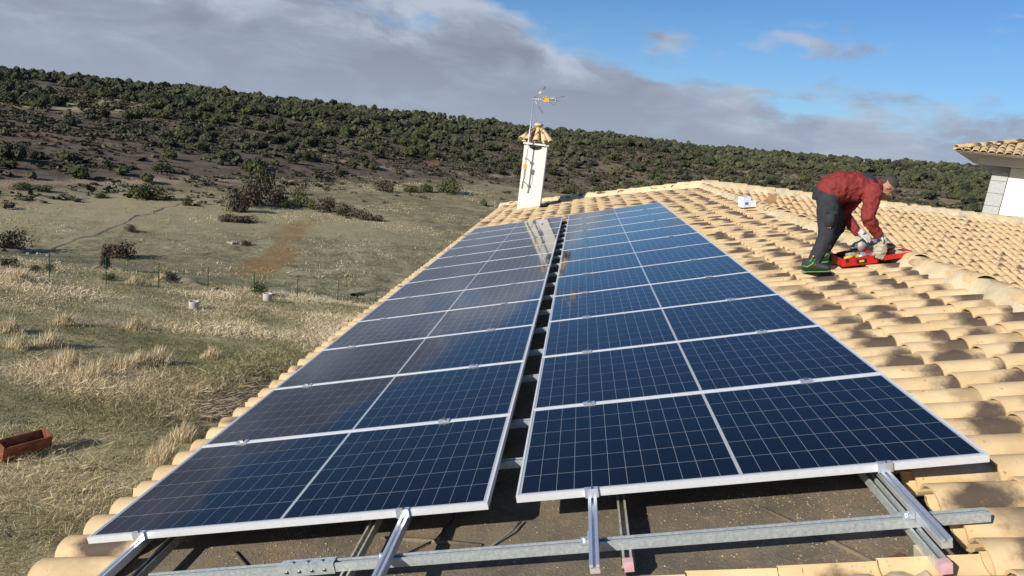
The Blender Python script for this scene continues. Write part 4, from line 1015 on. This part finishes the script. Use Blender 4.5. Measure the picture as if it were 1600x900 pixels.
# rusty trough
pa, s0 = ground_at(6, 727); pb, s1 = ground_at(80, 706)
dd = (pb - pa); L = dd.length; dd = dd.normalized(); nn = Vector((-dd.y, dd.x, 0))
if nn.y < 0: nn = -nn
cen_ = pb + nn * .16 + Vector((0, 0, .02))
t = empty('iron_trough', cen_, 'rusty red iron trough lying on the grass at the left edge', 'trough', None, (0, -math.asin(dd.z), math.atan2(dd.y, dd.x)))
def trough():
    w0, w1, h = .11, .20, .29; th = .012
    for sg in (-1, 1):
        q = MB(); q.prism([(sg * w1, h), (sg * w0, .02), (sg * (w0 - th), .03), (sg * (w1 - th), h)][::sg], -L, 0, 'x'); q.box((-L - .01, sg * w1 - .014, h), (.01, sg * w1 + .014, h + .012)); q.build('side_plate', 'red_paint_rust', t)
    q = MB(); q.box((-L, -w0 + .013, .018), (0, w0 - .013, .03)); q.build('floor_plate', 'red_paint_rust', t)
    for x, ln in ((-L - .012, -.05), (0, .05)):
        q = MB(); pr = [(-w1 - .006, h + .03), (-w0 - .01, 0), (w0 + .01, 0), (w1 + .006, h + .03), (w1 * .5, h + .055), (-w1 * .5, h + .055)]; q.prism(pr, x, x + .012, 'x'); q.build('end_plate', 'red_paint_rust', t)
trough()
p, s = ground_at(30, 663); q = MB(); q.box((-.14, -.05, 0), (.14, .05, .05)); tag(q.build('dark_stone', 'bark', None, p, (0, .05, .5)), 'small dark block lying in the grass above the trough', 'block')
# stones
def rock(p, r, lb, grp):
    q = MB(); n, hn = 9, 5; vs = []; sd0 = random.random() * 9
    for i in range(hn + 1):
        th = math.pi * i / hn
        for k in range(n):
            a = 6.2832 * k / n; rr = r * (1 + .28 * math.sin(3 * a + sd0 + i)); vs.append((rr * math.sin(th) * math.cos(a) * 1.3, rr * math.sin(th) * math.sin(a), rr * .6 * math.cos(th)))
    q.add(vs, [(i * n + k, (i + 1) * n + k, (i + 1) * n + (k + 1) % n, i * n + (k + 1) % n) for i in range(hn) for k in range(n)]); o = q.build('rock', 'rock', None, p + Vector((0, 0, r * .2)), (0, 0, random.random() * 3)); tag(o, lb, 'rock', grp)
for px, py, rp_ in ((358, 380, 3), (364, 381, 4), (371, 381, 3.5), (379, 382, 3), (366, 378, 2.5)): p, s = ground_at(px, py); rock(p, rp_ * s / F, 'pale stone in the short row of stones on the meadow', 'stones in a row on the meadow')
for px, py, rp_ in ((560, 224, 5), (566, 222, 4), (572, 228, 4)): p, s = ground_at(px, py); rock(p, rp_ * s / F, 'grey boulder among the scrub on the middle of the hillside', 'boulders on the hillside')
for px, py, rp_ in ((45, 397, 2.5), (60, 398, 3), (75, 400, 2), (222, 375, 2), (570, 425, 2)): p, s = ground_at(px, py); rock(p, rp_ * s / F, 'small pale stone lying in the meadow grass', 'scattered stones on the meadow')
# low earth bank across the meadow
def bank(px_list, w, h, name, lb):
    P = [ground_at(*q)[0] for q in px_list]; pts = []
    for a, b in zip(P[:-1], P[1:]):
        n = max(2, int((b - a).length / .8)); pts += [a.lerp(b, k / n) for k in range(n)]
    vs = []; d = (P[-1] - P[0]); d.z = 0; d.normalize(); sd_ = Vector((-d.y, d.x, 0)); m = MB()
    for i, p in enumerate(pts):
        o = sd_ * (vn(np.array([i * .35]), np.array([3.3]))[0] - .5) * 1.2; hh = h * (.35 + 1.1 * vn(np.array([i * .6]), np.array([8.1]))[0])
        for f, g in ((-1, -.15), (-.5, .5), (-.1, 1), (.35, .85), (.7, .2), (1, -.15)):
            q = p + o + sd_ * w * f; vs.append((q.x, q.y, tz(q.x, q.y) + hh * g))
    m.add(vs, [(i * 6 + j, i * 6 + j + 1, (i + 1) * 6 + j + 1, (i + 1) * 6 + j) for i in range(len(pts) - 1) for j in range(5)], 0, True)
    tag(m.build(name, 'bank_soil'), kind='structure', label=lb)
simple('bank_soil', (.17, .145, .09), 1.0, 0, .45, 1.2, .6, c2=(.30, .26, .16))
bank([(70, 392), (130, 372), (200, 345), (262, 324), (300, 314), (372, 300)], .30, .07, 'earth_bank', 'low earth bank running across the meadow')
bank([(235, 432), (290, 447), (330, 452), (360, 456)], .6, .2, 'crest_bank', 'dark earth lip along the crest')
bank([(545, 462), (575, 458), (610, 452)], .6, .25, 'ditch_bank', 'dark earth lip near the roof edge')
bank([(0, 392), (40, 396), (80, 392)], .5, .25, 'meadow_bank', 'low bank at the left picture edge')
# brushwood
def brush():
    q = MB()
    for i in range(480):
        f = random.random(); px = 320 + 210 * f + random.gauss(0, 16); py = 650 - 82 * f + random.gauss(0, 15) 
        d = ray(px, py); s = (-5.6 - CW[2]) / d[2]; x, y = CW[0] + d[0] * s, CW[1] + d[1] * s
        z = tz(x, y) + .02 + random.random() * .10; L = random.uniform(.25, 1.1); a = random.gauss(.5, .5); r = random.uniform(.006, .02)
        v = Vector((math.cos(a), math.sin(a), random.gauss(0, .10))) * L; m_ = Vector((x, y, z)) + v * .5 + Vector((random.gauss(0, .05), random.gauss(0, .05), .04))
        q.tube([(x, y, z), m_, Vector((x, y, z)) + v], [r, r * .8, r * .4], 4)
    tag(q.build('brushwood', 'dead_wood'), 'heap of cut dead branches on dark earth below the left roof edge', 'brushwood', kind='stuff')
brush()

# ------------------------------------------------------------------ boxes on the ridge
bx = empty('white_box', (3.43, 10.72, .83), 'small white cardboard box with blue print on the ridge beyond the worker', 'box', None, (0, -R_(9), .25))
q = MB(); q.box((-.13, -.11, 0), (.13, .12, .13)); q.build('carton', 'cardboard_white', bx)
q = MB(); q.box((-.13, -.11, .1305), (.02, .12, .20)); q.build('upper_carton', 'cardboard_white', bx)
q = MB(); q.box((-.10, -.1115, .05), (-.03, -.1101, .10)); q.box((-.08, -.06, .201), (-.05, .08, .2022)); q.build('print', 'blue_print', bx)
q = MB(); q.box((0, -.16, 0), (.30, .16, .006), Mx=Matrix.Rotation(-.35, 4, 'Y')); q.box((.28, -.16, .10), (.286, .16, .24))
tag(q.build('cardboard_flap', 'cardboard_brown', None, (3.60, 10.66, .87), (0, -.05, .2)), 'brown cardboard sheet lying folded behind the white box', 'cardboard')

# ------------------------------------------------------------------ red tool case
tcs = empty('tool_case', (3.00, 4.47, .705), 'open red plastic tool case full of tools in front of the worker', 'tool case', None, (0, -R_(14), .06))
def tray(x0, x1, y0, y1, h, th, name):
    q = MB(); ch_ = .03
    out = [(x0 + ch_, y0), (x1 - ch_, y0), (x1, y0 + ch_), (x1, y1 - ch_), (x1 - ch_, y1), (x0 + ch_, y1), (x0, y1 - ch_), (x0, y0 + ch_)]
    inn = [(x0 + ch_, y0 + th), (x1 - ch_, y0 + th), (x1 - th, y0 + ch_), (x1 - th, y1 - ch_), (x1 - ch_, y1 - th), (x0 + ch_, y1 - th), (x0 + th, y1 - ch_), (x0 + th, y0 + ch_)]
    vs = [(a, b, 0) for a, b in out] + [(a, b, h) for a, b in out] + [(a, b, h) for a, b in inn] + [(a, b, .008) for a, b in inn]; n = 8
    fs = [tuple(range(n))[::-1], tuple(range(3 * n, 4 * n))]
    for k in range(3): fs += [(k * n + i, k * n + (i + 1) % n, (k + 1) * n + (i + 1) % n, (k + 1) * n + i) for i in range(n)]
    q.add(vs, fs); return q.build(name, 'case_red', tcs)
tray(0, .385, 0, .31, .085, .008, 'case_base'); lid = tray(.40, .735, 0, .31, .05, .008, 'case_lid'); lid.rotation_euler = (0, -.04, 0)
q = MB(); q.box((.14, -.012, .025), (.24, -.001, .062)); q.build('handle', 'black_rubber', tcs)
q = MB(); q.box((.165, -.0135, .032), (.215, -.0121, .054)); q.build('label_plate', 'tool_yellow', tcs)
q = MB(); q.box((.03, -.006, .045), (.06, -.0005, .085)); q.box((.32, -.006, .045), (.35, -.0005, .085)); q.build('latch', 'black_rubber', tcs)
tools = [((.05, .05, .03), (.20, .09, .10), 'tool_yellow', .3, 'yellow handled tool lying in the open case'), ((.10, .14, .04), (.26, .20, .115), 'tool_grey', -.2, 'grey tool lying across the back of the open case'), ((.20, .06, .03), (.34, .11, .10), 'steel_wire', .15, 'silver tool at the middle of the open case'), ((.05, .22, .05), (.22, .27, .12), 'black_rubber', .1, 'black tool at the back of the open case')]
for a, b, mt, rz_, lb in tools:
    L_ = b[0] - a[0]; q = MB(); q.tube([(0, 0, 0), (L_ * .55, 0, .01), (L_ * .6, 0, .012), (L_, .01, .01)], [.022, .02, .010, .012], 8); q.box((L_ - .02, -.025, -.005), (L_ + .03, .035, .018))
    pt = tcs.matrix_basis if False else (Matrix.Translation((3.00, 4.47, .705)) @ Matrix.Rotation(.06, 4, 'Z') @ Matrix.Rotation(-R_(14), 4, 'Y')) @ Vector((a[0], (a[1] + b[1]) / 2, b[2] - .03))
    tag(q.build('hand_tool', mt, None, pt, (0, -R_(14), rz_)), lb, 'tool')
gr = empty('angle_grinder', (3.27, 4.80, .93), 'grey angle grinder with round guard standing behind the case', 'power tool', None, (0, -.2, .2))
q = MB(); q.tube([(-.03, 0, 0), (.12, 0, .02), (.24, 0, .02)], [.032, .034, .028], 10); q.build('motor_body', 'tool_grey', gr)
q = MB(); prof = [(math.cos(a) * .10, math.sin(a) * .06 - .02) for a in [math.pi * i / 12 for i in range(13)]]; q.prism(prof, -.03, .03, 'y'); q.build('guard', 'tool_grey', gr)
q = MB(); q.tube([(0, -.035, -.01), (0, -.032, -.01)], [.065, .065], 18); q.build('disc', 'old_steel', gr)

# ------------------------------------------------------------------ the worker
wk = empty('person', (2.735, 4.60, .603), 'worker in red jacket, dark trousers and green shoes bending over the tool case', 'person')
OW = Vector((2.80, 4.60, .62))
class BB(MB):
    pass
def capsule(q, pts, rads, seg=14):
    """pts world, rads float or (along up, side)"""
    P = [Vector(p) - OW for p in pts]; q.tube(P, rads, seg); q.ball(P[0], rads[0] if not isinstance(rads[0], tuple) else min(rads[0]), 12); q.ball(P[-1], rads[-1] if not isinstance(rads[-1], tuple) else min(rads[-1]), 12)
def ell_chain(q, items, seg=18):
    """items: (centre, dir, a, b) rings: a in the vertical/fore-aft plane, b sideways (Y)"""
    rings = []
    for c, d, a, b in items:
        d = Vector(d).normalized(); y = Vector((0, 1, 0)); up = d.cross(y).normalized(); rings.append((Vector(c) - OW, up * a, y * b))
    q.loft(rings)
def cloth(q, name, mat, vox=.011, smooth=6, parent=wk, wr=0.0):
    o = q.build(name, mat, parent); r = o.modifiers.new('remesh', 'REMESH'); r.mode = 'VOXEL'; r.voxel_size = vox; r.use_smooth_shade = True
    s_ = o.modifiers.new('smooth', 'SMOOTH'); s_.iterations = smooth; s_.factor = .5
    if wr:
        tx = bpy.data.textures.new('folds', 'CLOUDS'); tx.noise_scale = .05; tx.noise_depth = 3
        d = o.modifiers.new('folds', 'DISPLACE'); d.texture = tx; d.strength = wr; d.mid_level = .5
    return o
# joints (world)
hipN, kneN, ankN = (2.78, 4.50, 1.40), (2.815, 4.44, 1.035), (2.745, 4.44, .70)
hipF, kneF, ankF = (2.86, 4.70, 1.40), (3.03, 4.78, 1.12), (2.97, 4.84, .83)
shN, elN, wrN = (3.19, 4.46, 1.54), (3.175, 4.40, 1.27), (3.33, 4.47, 1.115)
shF, elF, wrF = (3.19, 4.80, 1.54), (3.07, 4.80, 1.25), (3.215, 4.70, 1.10)
head = Vector((3.385, 4.63, 1.60))
# body: head, neck, wrists — one surface
q = MB()
ell_chain(q, [((3.19, 4.63, 1.58), (1, 0, .05), .075, .10), ((3.26, 4.63, 1.60), (1, 0, 0), .062, .062), ((3.33, 4.63, 1.60), (1, 0, 0), .058, .058)])
H = lambda x, y, z: (head.x + x - OW.x, head.y + y - OW.y, head.z + z - OW.z)
q.ball(H(0, 0, .012), (.098, .076, .094), 20)      # skull, crown pointing to +X and slightly down
q.ball(H(-.005, 0, -.055), (.062, .058, .062), 16)  # face, looking down
q.ball(H(.015, 0, -.118), (.016, .016, .024), 10)     # nose
q.ball(H(-.062, 0, -.088), (.030, .034, .030), 12)     # chin
q.ball(H(.045, 0, -.078), (.02, .048, .018), 12)      # brow
q.ball(H(-.03, 0, -.112), (.013, .024, .012), 10)     # lips
for s_ in (-1, 1): q.ball(H(-.012, s_ * .078, -.005), (.026, .010, .018), 10)
ell_chain(q, [((2.80, 4.60, 1.45), (.6, 0, 1), .10, .14), ((2.90, 4.60, 1.54), (1, 0, .3), .10, .13), ((3.05, 4.62, 1.565), (1, 0, 0), .10, .14), ((3.19, 4.63, 1.565), (1, 0, 0), .075, .15), ((3.26, 4.63, 1.59), (1, 0, 0), .05, .06)])
for sh_, e_, w_ in ((shN, elN, wrN), (shF, elF, wrF)): capsule(q, [sh_, e_, w_], [.052, .040, .026])
for h_, k_, a_ in ((hipN, kneN, ankN), (hipF, kneF, ankF)): capsule(q, [(2.80, 4.60, 1.44), h_, k_, a_, (a_[0], a_[1], a_[2] - .03)], [.09, .085, .055, .040, .038])
cloth(q, 'body', 'skin', .0065, 3)
q = MB(); 
for s_ in (-1, 1): q.ball(H(.025, s_ * .028, -.104), (.010, .012, .008), 8)
q.build('eye', 'hair', wk)
q = MB(); q.ball(H(.020, 0, .036), (.090, .077, .080), 20); q.ball(H(-.045, 0, .042), (.053, .064, .054), 16); cloth(q, 'hair', 'hair', .006, 1)
# trousers
q = MB()
for hp, kn, ak in ((hipN, kneN, ankN), (hipF, kneF, ankF)):
    h, k, a = Vector(hp), Vector(kn), Vector(ak)
    capsule(q, [h, h.lerp(k, .35), h.lerp(k, .75), k, k.lerp(a, .3), k.lerp(a, .7), a, a + (a - k).normalized() * .03], [.112, .108, .088, .078, .075, .070, .066, .071], 18)
ell_chain(q, [((2.775, 4.60, 1.37), (.1, 0, 1), .115, .165), ((2.77, 4.60, 1.45), (.4, 0, 1), .135, .175), ((2.82, 4.60, 1.52), (1, 0, .6), .125, .165), ((2.88, 4.60, 1.54), (1, 0, .2), .11, .15)])
cloth(q, 'trousers', 'work_trousers', .012, 4, wr=.022)
for nmk, kn, ak in (('knee_patch', kneN, ankN), ('knee_patch', kneF, ankF)):
    k = Vector(kn); q = MB(); q.ball(k - OW + Vector((.028, 0, -.01)), (.062, .068, .085), 16); cloth(q, nmk, 'knee_patch', .01, 3)
q = MB(); q.ball(Vector((2.79, 4.37, 1.21)) - OW, (.055, .055, .095), 14); q.box(Vector((2.735, 4.325, 1.27)) - OW, Vector((2.845, 4.36, 1.30)) - OW); cloth(q, 'thigh_pocket', 'work_trousers', .009, 3)
q = MB(); q.box(Vector((2.78, 4.352, 1.12)) - OW, Vector((2.815, 4.36, 1.14)) - OW); q.box(Vector((2.70, 4.36, .80)) - OW, Vector((2.712, 4.372, .815)) - OW); q.build('trouser_tag', 'orange_plastic', wk)
# jacket
q = MB()
ell_chain(q, [((2.77, 4.60, 1.435), (.55, 0, 1), .135, .190), ((2.82, 4.60, 1.50), (1, 0, .75), .155, .190), ((2.90, 4.60, 1.545), (1, 0, .35), .170, .185), ((2.99, 4.61, 1.560), (1, 0, .05), .160, .182), ((3.08, 4.62, 1.565), (1, 0, -.05), .148, .192), ((3.17, 4.63, 1.570), (1, 0, -.05), .125, .205), ((3.235, 4.63, 1.575), (1, 0, 0), .095, .150), ((3.285, 4.63, 1.59), (1, 0, .05), .070, .080)])
q.ball(Vector((2.90, 4.60, 1.47)) - OW, (.12, .15, .09), 14); q.ball(Vector((3.04, 4.60, 1.47)) - OW, (.10, .15, .07), 14)
for sh, el, wr in ((shN, elN, wrN), (shF, elF, wrF)):
    s_, e_, w_ = Vector(sh), Vector(el), Vector(wr)
    capsule(q, [s_, s_.lerp(e_, .3), s_.lerp(e_, .7), e_, e_.lerp(w_, .35), e_.lerp(w_, .75), w_], [.092, .085, .074, .070, .064, .056, .054], 16)
cloth(q, 'jacket', 'red_jacket', .010, 4, wr=.040)
q = MB(); ell_chain(q, [((3.095, 4.63, 1.600), (1, 0, -.05), .124, .170), ((3.17, 4.63, 1.592), (1, 0, -.05), .122, .190), ((3.24, 4.63, 1.590), (1, 0, 0), .098, .135)]); cloth(q, 'shoulder_yoke', 'navy_patch', .010, 3)
q = MB(); ell_chain(q, [((3.265, 4.63, 1.592), (1, 0, .1), .080, .085), ((3.315, 4.63, 1.598), (1, 0, .1), .076, .080)]); cloth(q, 'collar', 'red_jacket', .009, 2)
# gloves with fingers
def glove(wr, palm_end, fdir, side, name='glove'):
    q = MB(); w_ = Vector(wr); pe = Vector(palm_end); d = (pe - w_).normalized(); fd = Vector(fdir).normalized(); sd_ = d.cross(fd).normalized() if abs(d.dot(fd)) < .95 else Vector((0, 1, 0))
    q.tube([w_ - d * .03 - OW, w_ + d * .01 - OW, w_.lerp(pe, .5) - OW, pe - OW], [(.040, .044), (.034, .038), (.034, .050), (.026, .050)], 12)
    lens = [.080, .094, .089, .070]
    for i in range(4):
        o_ = pe + sd_ * (-.037 + .025 * i); m1 = o_ + (d * .7 + fd * .4).normalized() * lens[i] * .45; m2 = m1 + (d * .25 + fd).normalized() * lens[i] * .35; m3 = m2 + (fd - d * .25).normalized() * lens[i] * .3
        q.tube([o_ - d * .01 - OW, m1 - OW, m2 - OW, m3 - OW], [.0130, .0120, .0112, .0095], 8); q.ball(m3 - OW, .008, 8)
    t0 = w_.lerp(pe, .35) - sd_ * .035 * side; t1 = t0 - sd_ * .02 * side + fd * .03 + d * .01; t2 = t1 + (fd + d * .5).normalized() * .035
    q.tube([t0 - OW, t1 - OW, t2 - OW], [.014, .0125, .010], 8); q.ball(t2 - OW, .010, 8)
    return cloth(q, name, 'glove', .005, 2)
glove(wrN, (3.405, 4.50, 1.085), (.15, .25, -1), 1); glove(wrF, (3.275, 4.66, 1.07), (.6, -.2, -.6), -1)
# shoes
def shoe(ank, yaw):
    a = Vector(ank); zr0 = lambda X: .6136 + .272 * (X - 2.716) + .012
    hx, hy = a.x - .085, a.y; heel = Vector((hx, hy, zr0(hx))); pit = math.atan(.272) * .9
    d = Vector((math.cos(yaw) * math.cos(pit), math.sin(yaw) * math.cos(pit), math.sin(pit))); side = Vector((-math.sin(yaw), math.cos(yaw), 0)); up = d.cross(side)
    if up.z < 0: up = -up
    L_ = .305; prof = ((-.01, .024, .040), (.04, .038, .062), (.16, .043, .070), (.34, .042, .066), (.50, .045, .054), (.68, .050, .041), (.85, .047, .034), (.96, .034, .026), (1.0, .016, .016))
    q = MB(); q.loft([(heel + d * L_ * f + up * (.018 + hv) - OW, side * wv, up * hv) for f, wv, hv in prof])
    q.tube([heel + d * .085 + up * .06 - OW, a + Vector((.005, 0, -.015)) - OW, a + Vector((.01, 0, .03)) - OW], [.050, .050, .052], 14)
    cloth(q, 'shoe', 'shoe_black', .007, 2)
    q = MB(); rg = [(heel + d * L_ * f + up * .009 - OW, side * (wv + .003), up * .008) for f, wv, hv in prof]
    q.loft(rg); q.build('shoe_sole', 'shoe_green', wk)
    for f in (.36, .45, .54, .63):
        q = MB(); c = heel + d * L_ * f + up * (.150 - (f - .36) * .22) - OW; q.tube([c - side * .040 - up * .035, c + up * .004, c + side * .040 - up * .035], [.009, .010, .009], 6); q.build('shoe_lace', 'shoe_green', wk)
    for s_ in (-1, 1):
        q = MB(); q.tube([heel + d * .01 + side * s_ * .036 + up * .075 - OW, heel + d * .08 + side * s_ * .047 + up * .060 - OW, heel + d * .16 + side * s_ * .047 + up * .10 - OW], [.006, .010, .006], 6); q.build('shoe_stripe', 'shoe_green', wk)
shoe(ankN, -.85); shoe(ankF, -.25)
# crumpled bag held over the case
q = MB(); top = Vector((3.36, 4.50, 1.04)); bot = Vector((3.345, 4.52, .83)); bg = MB(); rg = []
for i in range(9):
    f = i / 8; c = top.lerp(bot, f); r = .022 + .045 * math.sin(min(1, f * 1.25) * math.pi * .62); rg.append((c - bot, Vector((r, 0, 0)), Vector((0, r * .8, 0))))
bg.loft(rg); o = bg.build('plastic_bag', 'clear_bag', None, bot); tag(o, 'crumpled translucent plastic bag held in the gloved hand over the case', 'plastic bag')
tx = bpy.data.textures.new('crumple', 'CLOUDS'); tx.noise_scale = .03; ss = o.modifiers.new('sub', 'SUBSURF'); ss.levels = ss.render_levels = 2; dm = o.modifiers.new('crumple', 'DISPLACE'); dm.texture = tx; dm.strength = .03
print('built')
